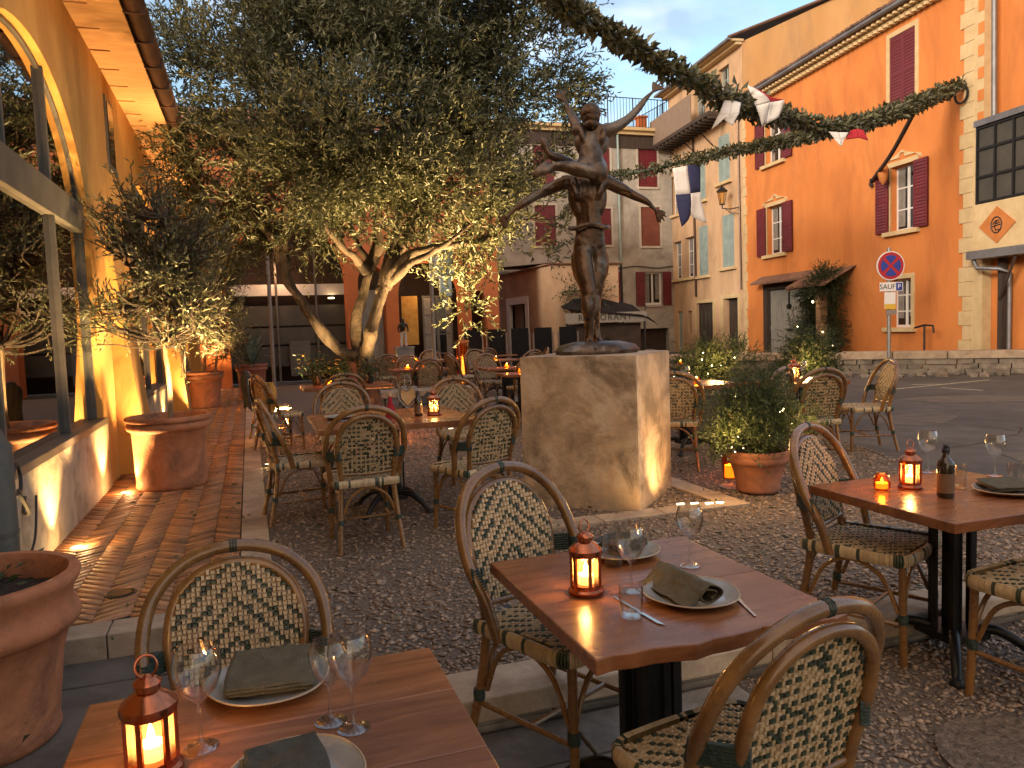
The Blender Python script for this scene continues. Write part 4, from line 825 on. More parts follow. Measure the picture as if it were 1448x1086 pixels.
for x in (-1.3, -.5, .4, 1.2): mb.tube([(x, .1, 1.62), (x+.35, .75, 2.4-.25*(x+.5))], .02, 5)
mb.build('frame', M['iron'], B)
mb = MB(); mb.box((-1.4, .3, 0), (1.15, .34, 1.45)); mb.build('dark_front', M['interior'], B)
proto = None
for i, (px, py, lb) in enumerate(((668, 500, 'leftmost of the black terrace screens, beside the orange pillar'), (702, 499, 'second black terrace screen from the left'), (735, 499, 'black terrace screen standing before the white door frame'),
                                  (768, 501, 'black terrace screen in front of the corner of the beige house'), (803, 501, 'black terrace screen half hidden behind the statue'))):
    d = 19.5; p = D(px, 470, d); p.z = -.02
    if proto is None:
        proto = thing('terrace_screen', lb, 'screen', p, R(-16), 'black screens along the far terrace')
        mb = MB(); mb.box((-.22, -.02, .18), (.22, .02, 1.42)); mb.build('panel', M['blackpanel'], proto, bevel=.008)
        mb = MB()
        for x in (-.25, .25): mb.tube([(x, 0, 0), (x, 0, 1.3)], .02, 6); mb.box((x-.12, -.15, 0), (x+.12, .15, .03))
        mb.box((-.25, -.012, .1), (.25, .012, .14)); mb.build('frame', M['steel'], proto)
    else: dup(proto, p, R(-16), lb)
# amber glowing lantern column beside the screens, thin metal poles
B = thing('copper_heater', 'tall copper coloured lantern column glowing at the left of the black screens', 'lantern', (lambda p: (p.x, p.y, 0))(D(653, 480, 19.0)))
mb = MB()
for sx in (-.11, .11):
    for sy in (-.11, .11): mb.box((sx-.015, sy-.015, 0), (sx+.015, sy+.015, 1.1))
mb.box((-.14, -.14, 1.1), (.14, .14, 1.16)); mb.box((-.14, -.14, 0), (.14, .14, .06)); mb.build('frame', M['copper'], B)
mb = MB(); mb.box((-.09, -.09, .07), (.09, .09, 1.09)); mb.build('glass', M['amber'], B); mb = MB(); mb.lathe([(.04, .1), (.05, .3), (.03, .6), (0, .8)], 10); mb.build('candle_glow', M['wax'], B)
lamp('heater_lamp', 'POINT', (*(D(653, 480, 19.0).xy), .7), 6, WARM, .08)
for (px, d, h, lb, r) in ((613, 17.0, 3.6, 'slim pale post with a notice board under the olive tree', .045), (384, 20.5, 4.2, 'tall thin grey post in front of the shopfront', .05)):
    p = D(px, 470, d); p.z = 0
    B = thing('metal_post', lb, 'post', p); mb = MB(); mb.tube([(0, 0, 0), (0, 0, h)], r, 8); mb.lathe([(r*2.4, 0), (r*2.4, .03), (r, .05)], 12); mb.build('pole', M['steel'], B, smooth=50)
    if px == 613:
        mb = MB(); mb.box((-.05, -.08, 2.55), (.5, -.05, 3.2)); q = mb.build('board', M['teal'], B); mb = MB(); mb.box((-.05, -.09, 2.55), (.2, -.081, 3.15)); mb.build('sheet', M['white'], q)
# ------------------------------------------------------------------ plinth and statue
PC = Vector((2.71, 5.80, 0)); PH = 1.19
B = thing('stone_plinth', 'big weathered square stone block carrying the bronze figures', 'plinth', PC, R(45))
me_ = bmesh.new(); bmesh.ops.create_cube(me_, size=1); bmesh.ops.scale(me_, vec=(.96, .96, PH+.1), verts=me_.verts); bmesh.ops.translate(me_, vec=(0, 0, (PH-.1)/2), verts=me_.verts)
bmesh.ops.bevel(me_, geom=me_.edges[:], offset=.008, segments=2, affect='EDGES')
m2 = bpy.data.meshes.new('block'); me_.to_mesh(m2); me_.free(); m2.materials.append(M['stone']); o = bpy.data.objects.new('block', m2); S.collection.objects.link(o); o.parent = B
SD = 6.33
def SP_(px, py, dz=0): return D(px, py, SD+dz)
B = thing('bronze_statue', 'bronze statue of a figure kneeling with raised arms on the shoulders of a standing figure', 'statue', (0, 0, 0))
def chain(V, E, Rr, pts, start=None):
    prev = start
    for (px, py, dz, r) in pts:
        V.append(SP_(px, py, dz)); Rr.append(r)
        if prev is not None: E.append((prev, len(V)-1))
        prev = len(V)-1
    return prev
def hand(V, E, Rr, w, dirp, perp, s=1.0, spread=.5):
    """five fingers from wrist index w, dirp/perp are pixel-space vectors"""
    b = V[w]
    for k, (a, l) in enumerate(((-1.3, .055), (-.6, .085), (0, .095), (.55, .088), (1.05, .07))):
        d = (dirp+perp*a*spread).normalized(); p1 = b+dirp*.05+perp*a*.018; p2 = p1+d*l*.5; p3 = p1+d*l+perp*.006
        V += [p1, p2, p3]; Rr += [.013*s, .0105*s, .008*s]; n = len(V); E += [(w, n-3), (n-3, n-2), (n-2, n-1)]
# standing figure
V = []; E = []; Rr = []
pel = chain(V, E, Rr, [(833, 338, 0, (.14, .115))])
w = chain(V, E, Rr, [(833, 318, 0, (.128, .095)), (831, 296, 0, (.142, .10)), (829, 272, 0, (.162, .115)), (829, 257, 0, (.145, .10)), (831, 246, .0, (.07, .06)), (833, 238, .02, (.06, .06)), (834, 222, .03, (.075, .08))], pel)
ch = 3
l = chain(V, E, Rr, [(803, 257, .0, .075), (786, 263, .02, .058), (766, 273, .04, .043), (757, 277, .04, .040), (740, 288, .03, .036), (727, 297, .02, .026), (721, 302, .02, (.03, .018))], ch)
hand(V, E, Rr, l, (SP_(712, 313)-SP_(721, 302)).normalized(), (SP_(728, 312)-SP_(721, 302)).normalized()*1, 1.0)
r_ = chain(V, E, Rr, [(857, 257, .0, .075), (874, 265, .02, .058), (890, 273, .04, .043), (897, 277, .04, .040), (909, 282, .03, .034), (919, 288, .02, .026), (925, 294, .02, (.03, .018))], ch)
hand(V, E, Rr, r_, (SP_(936, 307)-SP_(925, 294)).normalized(), (SP_(918, 300)-SP_(925, 294)).normalized()*1, 1.0)
chain(V, E, Rr, [(821, 350, .0, .10), (825, 380, -.01, .092), (832, 412, -.05, .068), (832, 438, -.02, .06), (834, 466, .0, .04), (832, 484, .0, .04), (837, 491, -.10, .033), (843, 495, -.2, .022)], pel)
chain(V, E, Rr, [(846, 350, .03, .10), (845, 380, .03, .09), (841, 412, .02, .068), (840, 436, .06, .06), (841, 464, .08, .04), (845, 481, .08, .04), (850, 488, .0, .033), (857, 492, -.06, .022)], pel)
body = skin('standing_figure', V, E, Rr, M['bronze'], B, 2)
def mus(px, py, dz, rx, ry, rz, a=None, b=None): return (SP_(px, py, dz), (rx, ry, rz), (SP_(*b)-SP_(*a),) if a else None)
sculpt(body, [mus(823, 345, -.022, .062, .06, .095), mus(844, 345, -.012, .062, .06, .095), mus(814, 268, -.06, .06, .04, .10, (814, 255), (820, 285)), mus(846, 268, -.06, .06, .04, .10, (846, 255), (840, 285)),
  mus(814, 285, -.02, .05, .06, .14, (810, 262), (821, 315)), mus(848, 285, -.02, .05, .06, .14, (851, 262), (844, 315)), mus(801, 258, 0, .06, .055, .06), mus(859, 258, 0, .06, .055, .06), mus(782, 265, .02, .05, .045, .10, (800, 258), (766, 273)), mus(878, 266, .02, .05, .045, .10, (860, 258), (890, 273)),
  mus(830, 432, -.06, .05, .055, .12, (831, 415), (833, 466)), mus(841, 434, .0, .05, .055, .12, (841, 415), (841, 466)), mus(820, 378, .03, .07, .07, .16, (819, 350), (829, 412)), mus(849, 378, .05, .07, .07, .16, (849, 350), (842, 412)), mus(833, 300, -.07, .02, .02, .2, (829, 262), (834, 335))])
# cloth band round the hips
mb = MB(); c0 = SP_(833, 322); pts = [c0+Vector((.160*math.cos(t)*math.cos(-YAW)-.12*math.sin(t)*math.sin(-YAW), .160*math.cos(t)*math.sin(-YAW)+.12*math.sin(t)*math.cos(-YAW), .012*math.sin(3*t))) for t in np.linspace(0, 2*PI, 25)]
mb.tube(pts, .018, 6); mb.build('hip_band', M['bronzepale'], B, smooth=True)
# kneeling figure
V = []; E = []; Rr = []
pel = chain(V, E, Rr, [(836, 233, .0, (.135, .12))])
chain(V, E, Rr, [(836, 218, -.01, (.12, .095)), (837, 203, -.01, (.135, .095)), (838, 189, .0, (.165, .10)), (838, 180, .0, (.12, .085)), (837, 173, .0, (.05, .05)), (836, 166, .0, (.055, .058)), (835, 157, .0, (.076, .085)), (834, 150, .0, (.066, .075))], pel)
ch = 3
l = chain(V, E, Rr, [(818, 184, .02, .065), (812, 172, .05, .05), (808, 163, .09, .036), (802, 152, .12, .027), (799, 147, .12, (.026, .018))], ch)
hand(V, E, Rr, l, (SP_(794, 137)-SP_(799, 147)).normalized(), (SP_(805, 145)-SP_(799, 147)).normalized(), .9, .6)
r_ = chain(V, E, Rr, [(858, 185, .0, .068), (873, 179, .0, .053), (889, 168, .0, .038), (903, 153, .0, .033), (915, 137, .0, .024), (920, 132, .0, (.026, .018))], ch)
hand(V, E, Rr, r_, (SP_(932, 119)-SP_(920, 132)).normalized(), (SP_(926, 137)-SP_(920, 132)).normalized(), .9, .6)
chain(V, E, Rr, [(845, 238, -.08, .10), (851, 243, -.2, .085), (838, 245, -.25, .055), (815, 238, -.22, .064), (793, 235, -.16, .044), (782, 236, -.14, .038), (772, 242, -.16, .034), (763, 246, -.16, .024)], pel)
chain(V, E, Rr, [(825, 239, .06, .088), (812, 241, .15, .07), (806, 232, .2, .055), (796, 227, .15, .052), (785, 222, .1, .04), (776, 219, .08, .036), (772, 208, .08, .03), (769, 200, .08, .02)], pel)
body = skin('kneeling_figure', V, E, Rr, M['bronzepale'], B, 2)
sculpt(body, [mus(828, 237, -.04, .09, .08, .08), mus(844, 238, -.05, .09, .09, .085), mus(825, 193, -.045, .05, .03, .08, (822, 182), (828, 210)), mus(851, 193, -.045, .05, .03, .08, (854, 182), (848, 210)), mus(818, 184, .0, .06, .06, .06), mus(859, 184, .0, .065, .06, .06), mus(823, 205, -.01, .045, .06, .10, (820, 190), (830, 225)), mus(851, 205, -.01, .045, .06, .10, (855, 190), (845, 225)),
  mus(845, 244, -.2, .085, .085, .09), mus(818, 240, -.22, .055, .055, .10, (835, 245), (795, 236)), mus(866, 181, 0, .05, .045, .09, (857, 184), (885, 171)), mus(764, 240, -.16, .03, .035, .09, (772, 236), (760, 248)), mus(771, 206, .08, .03, .035, .08, (776, 219), (769, 198))])
mb = MB(); hc = SP_(835, 160, -.03)
for (c, r) in ((hc, .084), (SP_(836, 168, -.045), .070), (SP_(836, 176, -.055), .058)):
    bm = bmesh.new(); bmesh.ops.create_icosphere(bm, subdivisions=3, radius=r)
    mb.add([v.co*(1+.05*mnoise.noise(v.co*40))+c for v in bm.verts], [tuple(q.index for q in f.verts) for f in bm.faces]); bm.free()
mb.build('hair', M['bronze'], B, smooth=True)
mb = MB(); c = Vector((2.71, 5.80, PH)); n = 40
mb.lathe([(.33, 0), (.345, .03), (.31, .07), (.19, .10), (0, .10)], n, (0, 0, 0), wob=lambda t: .10*math.sin(2*t+.6)+.06*math.sin(5*t))
mb.v = [(c.x+math.cos(-YAW)*x*.95-math.sin(-YAW)*y*.72, c.y+math.sin(-YAW)*x*.95+math.cos(-YAW)*y*.72, c.z+z) for x, y, z in mb.v]
mb.build('base', M['bronzepale'], B, smooth=True)
# ------------------------------------------------------------------ rattan bistro chair (faces +y)
def weave(mb, inside, x0, x1, z0, z1, pitch, place, pat, th=.004):
    nx = int((x1-x0)/pitch); nz = int((z1-z0)/pitch)
    for i in range(nx):
        for j in range(nz):
            u = x0+(i+.5)*pitch; v = z0+(j+.5)*pitch
            if not inside(u, v): continue
            h = (i+j) % 2; a = pitch*(.60 if h else .40); b = pitch*(.40 if h else .60); t = th*(1.25 if h else .8)
            u += random.uniform(-.06, .06)*pitch; v += random.uniform(-.06, .06)*pitch
            ring = [(-a, -b), (a, -b), (a, b), (-a, b)]
            vs = [place(u+p, v+q, 0) for p, q in ring]+[place(u+p*.62, v+q*.62, t) for p, q in ring]+[place(u+p*.62, v+q*.62, -t) for p, q in ring]
            f, bk = pat(i-nx//2, j)
            o = len(mb.v); mb.v += [tuple(p) for p in vs]
            side = [(k, (k+1) % 4, (k+1) % 4+4, k+4) for k in range(4)]; sb = [((k+1) % 4, k, k+8, (k+1) % 4+8) for k in range(4)]
            fs = side+[(4, 5, 6, 7)]; gs = sb+[(11, 10, 9, 8)]
            mb.f += [[q+o for q in F] for F in fs+gs]; mb.m += [f]*5+[bk]*5
def chair_back_y(z): return -.205-.095*max(0, (z-.44))/.47       # recline of the inner hoop
def build_chair(label, group):
    T = thing('bistro_chair', label, 'chair', (0, 0, 0), 0, group)
    # outer hoop
    half = [(.222, -.10, .43), (.24, -.135, .56), (.262, -.19, .68), (.235, -.25, .82), (.14, -.292, .915), (0, -.303, .948)]
    pts = spline(half+[(-x, y, z) for x, y, z in half[-2::-1]], 6)
    mb = MB(); mb.tube(pts, .0195, 10); mb.build('outer_hoop', M['rattan'], T, smooth=True)
    half = [(.168, -.205, .43), (.178, -.225, .56), (.196, -.252, .68), (.172, -.285, .80), (.10, -.302, .872), (0, -.306, .895)]
    pts = spline(half+[(-x, y, z) for x, y, z in half[-2::-1]], 6)
    mb = MB(); mb.tube(pts, .0175, 10); mb.tube(spline([(.17, -.215, .515), (0, -.212, .505), (-.17, -.215, .515)], 5), .0125, 8); mb.build('inner_hoop', M['rattan'], T, smooth=True)
    # woven panel inside the inner hoop
    def ins(u, v):
        w = .182+.022*math.sin(min(1, max(0, (v-.50)/.2))*PI/2)
        if v > .70: w *= math.sqrt(max(0, 1-((v-.70)/.200)**2))
        if v < .545: w -= (.545-v)*.5
        return abs(u) < w-.012 and .505 < v < .896
    def pat(i, j):
        d = (j+abs(i)) % 4; f = 1 if (d == 0 and random.random() < .9) or (d == 1 and random.random() < .16) or (d == 3 and random.random() < .08) else 0
        bk = 1 if (i % 2 == 0 and j % 2 == 0 and random.random() < .8) or random.random() < .13 else 0
        return f, bk
    def place(u, v, t): return Vector((u, chair_back_y(v)+t-.010*(1-(u/.2)**2)+.014, v))
    mb = MB(); weave(mb, ins, -.222, .222, .49, .91, .0146, place, pat, .006); mb.build('woven_back', [M['cane'], M['darkcane']], T, smooth=60)
    # seat: rounded frame wrapped in cane
    def sx(y): return .205+.02*(y+.2)/.4
    mb = MB()
    def sins(u, v): return abs(u) < sx(v)-.012 and -.215 < v < .195 and not (v > .15 and abs(u) > sx(v)-.012-(v-.15)*.6)
    weave(mb, sins, -.24, .24, -.22, .21, .0152, lambda u, v, t: Vector((u, v, .462+t+.006*math.sin(u*6)+.004-.08*u*u)), lambda i, j: ((1 if ((i+j) % 4 == 0 and random.random() < .75) or random.random() < .08 else 0),)*2, .004)
    outline = []
    for (x, y) in ((.205, -.225), (.218, -.0), (.226, .15), (.205, .196), (.15, .21), (0, .216)): outline.append((x, y))
    outline = outline+[(-x, y) for x, y in outline[-2::-1]]; ol = spline([(x, y, 0) for x, y in outline], 6)
    ol = ol+spline([(-.205, -.225, 0), (0, -.232, 0), (.205, -.225, 0)], 8)[1:]
    acc = 0; k = 0
    for p, q in zip(ol, ol[1:]):
        d = q-p; n_ = max(1, round(d.length/.017))
        for i in range(n_):
            c = p+d*(i+.5)/n_; nr = Vector((d.y, -d.x, 0)).normalized(); w = d.length/n_*.47; k += 1
            tg = d.normalized(); prof = [(-.010, .47), (.006, .474), (.0145, .462), (.0155, .44), (.008, .424), (-.01, .424)]; vs = []
            for s_ in (-w, w): vs += [c+tg*s_+nr*a+Vector((0, 0, z)) for a, z in prof]
            mb.add(vs, [(j, j+1, j+7, j+6) for j in range(5)]+[(5, 4, 3, 2, 1, 0), (6, 7, 8, 9, 10, 11)], 1 if random.random() < .28 else 0)
    mb.box((-.19, -.21, .43), (.19, .19, .452), 0)
    mb.build('seat', [M['cane'], M['darkcane']], T, smooth=60)
    for s in (-1, 1):
        mb = MB(); mb.tube(spline([(s*.19, .185, .452), (s*.193, .188, .25), (s*.20, .195, 0)], 4), .0158, 9); mb.build('leg', M['rattan'], T, smooth=True)
        mb = MB(); mb.tube(spline([(s*.172, -.206, .50), (s*.182, -.222, .3), (s*.207, -.285, 0)], 4), .016, 9); mb.build('leg', M['rattan'], T, smooth=True)
    for (a, b, h) in (((-.193, .19), (.193, .19), 1), ((.19, .17), (.18, -.21), 1), ((-.19, .17), (-.18, -.21), 1), ((-.18, -.225), (.18, -.225), 0)):
        A = Vector((*a, .22)); Bv = Vector((*b, .22)); mid = (A+Bv)/2; mid.z = .415
        q1 = A*.82+Bv*.18; q1.z = .36; q2 = A*.18+Bv*.82; q2.z = .36
        mb = MB(); mb.tube(spline([A, q1, mid, q2, Bv], 6), .0095, 7); mb.build('brace', M['rattan'], T, smooth=True)
    mb = MB(); mb.tube([(-.19, .19, .17), (-.19, -.24, .17)], .0095, 7); mb.tube([(.19, .19, .17), (.19, -.24, .17)], .0095, 7); mb.tube([(-.19, -.0, .17), (.19, -.0, .17)], .0095, 7); mb.build('stretcher', M['rattan'], T, smooth=True)
    for s in (-1, 1):                                       # green cane bindings
        mb = MB()
        for k in range(7): z = .615+k*.0085; mb.tube([(s*.27, -.15+(.62-z)*.25, z), (s*.254, -.186+(.62-z)*.25, z+.001), (s*.188, -.262, z), (s*.176, -.25, z)], .0058, 5)
        for k in range(8): z = .60+k*.0085; mb.lathe([(.0205, -.0042), (.0225, 0), (.0205, .0042)], 8, (s*(.244+(z-.6)*.18), -.152-(z-.6)*.45, z))
        for q in ((s*.194, .189, .2), (s*.19, -.24, .2)): leg_b = MB(); leg_b.lathe([(.0195, -.02), (.021, 0), (.0195, .02)], 8, q); leg_b.build('leg_binding', M['binding'], T, smooth=60)
        mb.build('binding', M['binding'], T, smooth=60)
    mb = MB()
    for k in range(3): x = -.008+k*.008; mb.tube([Vector((x, -.303+.0185*math.cos(t), .948+.0185*math.sin(t))) for t in np.linspace(0, 2*PI, 9)], .004, 5)
    mb.build('binding', M['binding'], T, smooth=60)
    return T
GCH = 'rattan bistro chairs around the tables'
chairs = [
 (-.08, 2.16, LOW, 180, .98, 'chevron backed rattan chair behind the nearest table, beside the terracotta pot'),
 (1.03, 2.52, LOW, 206, 1.08, 'rattan chair facing the camera behind the middle table with one lantern and two plates'),
 (1.09, 1.61, LOW, 9, .99, 'large rattan chair seen from behind in the right foreground'),
 (2.76, 2.87, LOW, 206, 1.07, 'rattan chair facing the camera behind the right-hand table with the dark bottle'),
 (2.93, 2.10, LOW, 3, 1.08, 'rattan chair cut by the right picture edge, its seat before the black iron table foot'),
 (.68, 5.27, 0, 2, 1.0, 'left rattan chair of the pair seen from behind at the table by the brick path'),
 (1.46, 5.27, 0, 20, 1.0, 'right chair of the pair seen from behind at the table left of the plinth'),
 (.80, 7.30, 0, 176, 1.0, 'rattan chair facing the camera across the table with the serving basket, on its left'),
 (1.88, 6.98, 0, 184, 1.0, 'rattan chair facing the camera behind the small lit lantern left of the plinth'),
 (.34, 6.2, 0, -84, 1.0, 'rattan chair in profile beside the kerb of the brick path'),
 (1.02, 9.55, 0, 5, 1.0, 'dark rattan chair seen from behind, between the table with the basket and the olive trunk'),
 (.33, 10.0, 0, -70, 1.0, 'rattan chair holding an ochre cushion next to the path kerb'),
 (.25, 11.1, 0, -80, 1.0, 'rattan chair with a dark jacket over its back near the red plant pot'),
 (5.45, 15.1, 0, 14, 1.0, 'far rattan chair seen from behind, just left of the plinth top'),
 (4.15, 15.5, 0, -78, 1.0, 'far rattan chair in profile at the left of the round red table'),
 (6.0, 16.1, 0, 80, 1.0, 'far rattan chair at the right of the round red table, beside the plinth top'),
 (4.95, 16.9, 0, 185, 1.0, 'far rattan chair behind the round red table with a candle'),
 (3.95, 6.65, 0, -32, 1.0, 'rattan chair in the shade right of the plinth, nearest to it'),
 (4.75, 6.45, 0, 25, 1.0, 'rattan chair seen from behind beside the potted bush, right of the plinth'),
 (4.35, 8.35, 0, 176, 1.0, 'rattan chair mostly hidden behind the bush, at the far side of its table'),
 (5.02, 6.05, 0, -8, 1.0, 'rattan chair seen from behind, left of the two chairs at the edge of the road'),
 (6.15, 6.55, 0, 70, 1.0, 'rattan chair in profile at the edge of the road'),
 (7.75, 9.0, 0, 200, 1.0, 'small distant rattan chair standing before the low stone wall'),
 (2.1, 13.7, 0, -85, 1.0, 'far rattan chair at the left end of the table behind the stone bench'),
 (2.9, 14.6, 0, 175, 1.0, 'far rattan chair behind the table with two candles'),
 (2.8, 12.95, 0, 6, 1.0, 'far rattan chair seen from behind just beyond the stone bench'),
 (4.2, 11.8, 0, 8, 1.0, 'far rattan chair seen from behind left of the round red table'),
 (4.15, 13.4, 0, 182, 1.0, 'far rattan chair facing the camera left of the round red table'),
 (3.85, 10.05, 0, 4, 1.0, 'far rattan chair seen from behind, half way from the olive trunk to the plinth'),
 (4.75, 10.8, 0, 85, 1.0, 'far rattan chair in profile close to the left edge of the plinth'),
 (5.4, 18.0, 0, 0, 1.0, 'far rattan chair in front of the table by the black screens'),
 (6.9, 18.6, 0, 80, 1.0, 'far rattan chair beside the table by the black screens'),
 (6.45, 9.95, 0, 10, 1.0, 'far rattan chair seen from behind beyond the pale lit bush'),
 (6.6, 11.7, 0, 175, 1.0, 'far rattan chair facing the camera beyond the pale lit bush'),
 (5.35, 10.15, 0, -6, 1.0, 'far rattan chair seen from behind, close to the right edge of the plinth'),
 (5.2, 11.9, 0, 170, 1.0, 'far rattan chair facing the camera, close to the right edge of the plinth'),
 (2.7, 16.5, 0, 10, 1.0, 'distant rattan chair in front of the table with the figurine, to its left'),
 (4.05, 17.9, 0, 170, 1.0, 'distant rattan chair behind the table with the figurine'),
]
CH0 = None; CH = []
for (x, y, z, a, sc, lb) in chairs:
    if CH0 is None:
        CH0 = build_chair(lb, GCH); CH0.location = (x, y, z); CH0.rotation_euler = (0, 0, R(a)); CH0.scale = (sc,)*3; CH.append(CH0)
    else: CH.append(dup(CH0, (x, y, z), R(a), lb, None, sc))
# cushion and jacket on chairs
c = CH[11]
mb = MB(); n = 14
for i in range(n+1):
    for j in range(n+1):
        u, v = i/n*2-1, j/n*2-1; mb.v.append((u*.2, -.15+.055*(1-u**4)*(1-v**4)+.012*math.sin(9*u+4*v), .68+v*.18))
k = len(mb.v); mb.v += [(x, -.2-.03*(1-(x/.2)**4), z) for x, y, z in mb.v[:k]]
for i in range(n):
    for j in range(n):
        a = i*(n+1)+j; mb.f += [[a, a+1, a+n+2, a+n+1], [a+k, a+n+1+k, a+n+2+k, a+1+k]]
for i in range(n):
    for a, b in ((i*(n+1), (i+1)*(n+1)), (i*(n+1)+n, (i+1)*(n+1)+n)): mb.f.append([a, b, b+k, a+k])
    for a, b in ((i, i+1), (n*(n+1)+i, n*(n+1)+i+1)): mb.f.append([b, a, a+k, b+k])
mb.m = [0]*len(mb.f); o = mb.build('cushion', M['ochrecloth'], smooth=True); o.location = c.location; o.rotation_euler = c.rotation_euler; tag(o, 'ochre yellow cushion leaning on a rattan chair near the brick path', 'cushion')
c = CH[12]; mb = MB()
prof = spline([(-.22, .55), (-.225, .75), (-.28, .93), (-.32, .975), (-.35, .93), (-.34, .7), (-.33, .48)], 4); nx = 12
for i in range(nx+1):
    u = i/nx*2-1
    for p in prof: mb.v.append((u*(.25-.05*max(0, (p.y-.8))*abs(u)), p.x+.012*math.sin(11*u+p.y*9)-.0, p.y-.1*u*u*(1 if p.y > .6 else .4)))
m_ = len(prof)
for i in range(nx):
    for j in range(m_-1): a = i*m_+j; mb.f.append([a, a+1, a+m_+1, a+m_])
mb.m = [0]*len(mb.f); o = mb.build('jacket', M['bluejacket'], smooth=True); so = o.modifiers.new('th', 'SOLIDIFY'); so.thickness = .015; o.location = c.location; o.rotation_euler = c.rotation_euler; tag(o, 'dark blue jacket draped over the back of a rattan chair', 'jacket')
# ------------------------------------------------------------------ tables
def table(label, x0, x1, y0, y1, z0, H=.75, group='wooden tables on iron feet', planks=2, wavy=False, axis=0):
    cx, cy = (x0+x1)/2, (y0+y1)/2; T = thing('bistro_table', label, 'table', (cx, cy, z0), 0, group); w, d = (x1-x0)/2, (y1-y0)/2
    mb = MB(); t = .042
    cuts = sorted([-d]+[-d+2*d*(k+1)/planks+random.uniform(-.03, .03) for k in range(planks-1)]+[d])
    for a, b in zip(cuts, cuts[1:]):
        n = 14; lo = []; hi = []
        for i in range(n+1):
            x = -w+2*w*i/n; wv = .010*math.sin(i*.9)+.006*math.sin(i*2.3) if wavy and a == -d else 0
            lo.append((x, a+.0012+wv)); hi.append((x, b-.0012))
        mb.slab(lo+hi[::-1], H-t, H+random.uniform(-.0006, .0006))
    mb.build('tabletop', M['table'], T, bevel=.004)
    mb = MB()
    for sx in (-.055, .055):
        for sy in (-.055, .055): mb.box((sx-.014, sy-.014, .1), (sx+.014, sy+.014, H-t-.02))
    mb.box((-.03, -.03, .1), (.03, .03, H-t-.02))
    for s in (-1, 1):
        mb.box((s*.1-.006, -.012, .1), (s*.1+.006, .012, H-t-.02)); mb.box((-.012, s*.1-.006, .1), (.012, s*.1+.006, H-t-.02))
    mb.box((-.11, -.11, .09), (.11, .11, .125)); mb.box((-.26, -.04, H-t-.022), (.26, .04, H-t-.001)); mb.box((-.04, -.26, H-t-.0225), (.04, .26, H-t-.0012)); mb.build('column', M['iron'], T, bevel=.003)
    for k in range(4):
        a = PI/4+k*PI/2; ca, sa = math.cos(a), math.sin(a); mb = MB()
        pr = spline([(.07, .12), (.17, .135), (.27, .085), (.33, .03), (.36, .012)], 4)
        mb.tube([(p.x*ca, p.x*sa, p.y) for p in pr], [.026-.008*i/len(pr) for i in range(len(pr))], 8); mb.lathe([(.03, 0), (.032, .012), (.02, .03), (0, .032)], 12, (.355*ca, .355*sa, 0)); mb.build('foot', M['iron'], T, smooth=50)
    return T
T1 = table('wooden table in the left foreground, cut by the bottom edge of the picture', -.385, .395, 1.14, 1.90, LOW, wavy=False, planks=3)
T2 = table('wooden table in the middle foreground with a lantern, two plates and rolled napkin', .75, 1.51, 1.655, 2.52, LOW, wavy=True)
T3 = table('wooden table at the right edge with a dark bottle and lantern', 2.52, 3.42, 2.21, 3.03, LOW)
T4 = table('wooden table with a serving basket and small lantern, left of the plinth', .43, 1.62, 5.58, 6.72, 0, planks=4)
T5 = table('wooden table with golden flowers and candles beside the olive trunk', .62, 1.75, 9.95, 10.75, 0)
T8 = table('wooden table behind the potted bush, right of the plinth', 4.05, 5.0, 7.0, 7.75, 0)
T9 = table('wooden table with a red lantern at the edge of the road', 5.15, 6.0, 6.55, 7.3, 0)
T10 = table('long wooden table carrying the grey box with the figurine', 2.55, 4.5, 17.0, 17.8, 0)
T13 = table('far wooden table with a candle between the olive trunk and the plinth', 3.5, 4.2, 10.5, 11.1, 0)
T14 = table('far wooden table with a candle between the slim post and the black screens', 5.6, 6.4, 18.4, 19.1, 0)
T15 = table('wooden table with a candle behind the potted bush, close to the low wall', 6.1, 6.9, 10.4, 11.1, 0)
T16 = table('wooden table with a candle behind the plinth, at its right', 5.0, 5.7, 10.6, 11.3, 0)
T11 = table('wooden table with two candles far behind the olive trunk bench', 2.35, 3.35, 13.4, 14.1, 0)
T12 = table('wooden table with a candle, far behind, between bench and round table', 3.75, 4.6, 12.2, 12.9, 0)
B = thing('round_table', 'round red-brown table with a candle far left of the plinth', 'table', (5.05, 15.95, 0)); mb = MB(); mb.lathe([(.0, .71), (.5, .71), (.52, .72), (.52, .745), (.5, .75), (0, .75)], 32); mb.build('tabletop', M['tableedge'], B, smooth=40)
mb = MB()
for k in range(4): t = k*PI/2+.4; mb.tube([(.06*math.cos(t), .06*math.sin(t), .1), (.06*math.cos(t), .06*math.sin(t), .71)], .02, 6); mb.tube(spline([(.06*math.cos(t), .06*math.sin(t), .14), (.25*math.cos(t), .25*math.sin(t), .1), (.36*math.cos(t), .36*math.sin(t), .015)], 4), .022, 6)
mb.build('pedestal', M['iron'], B)
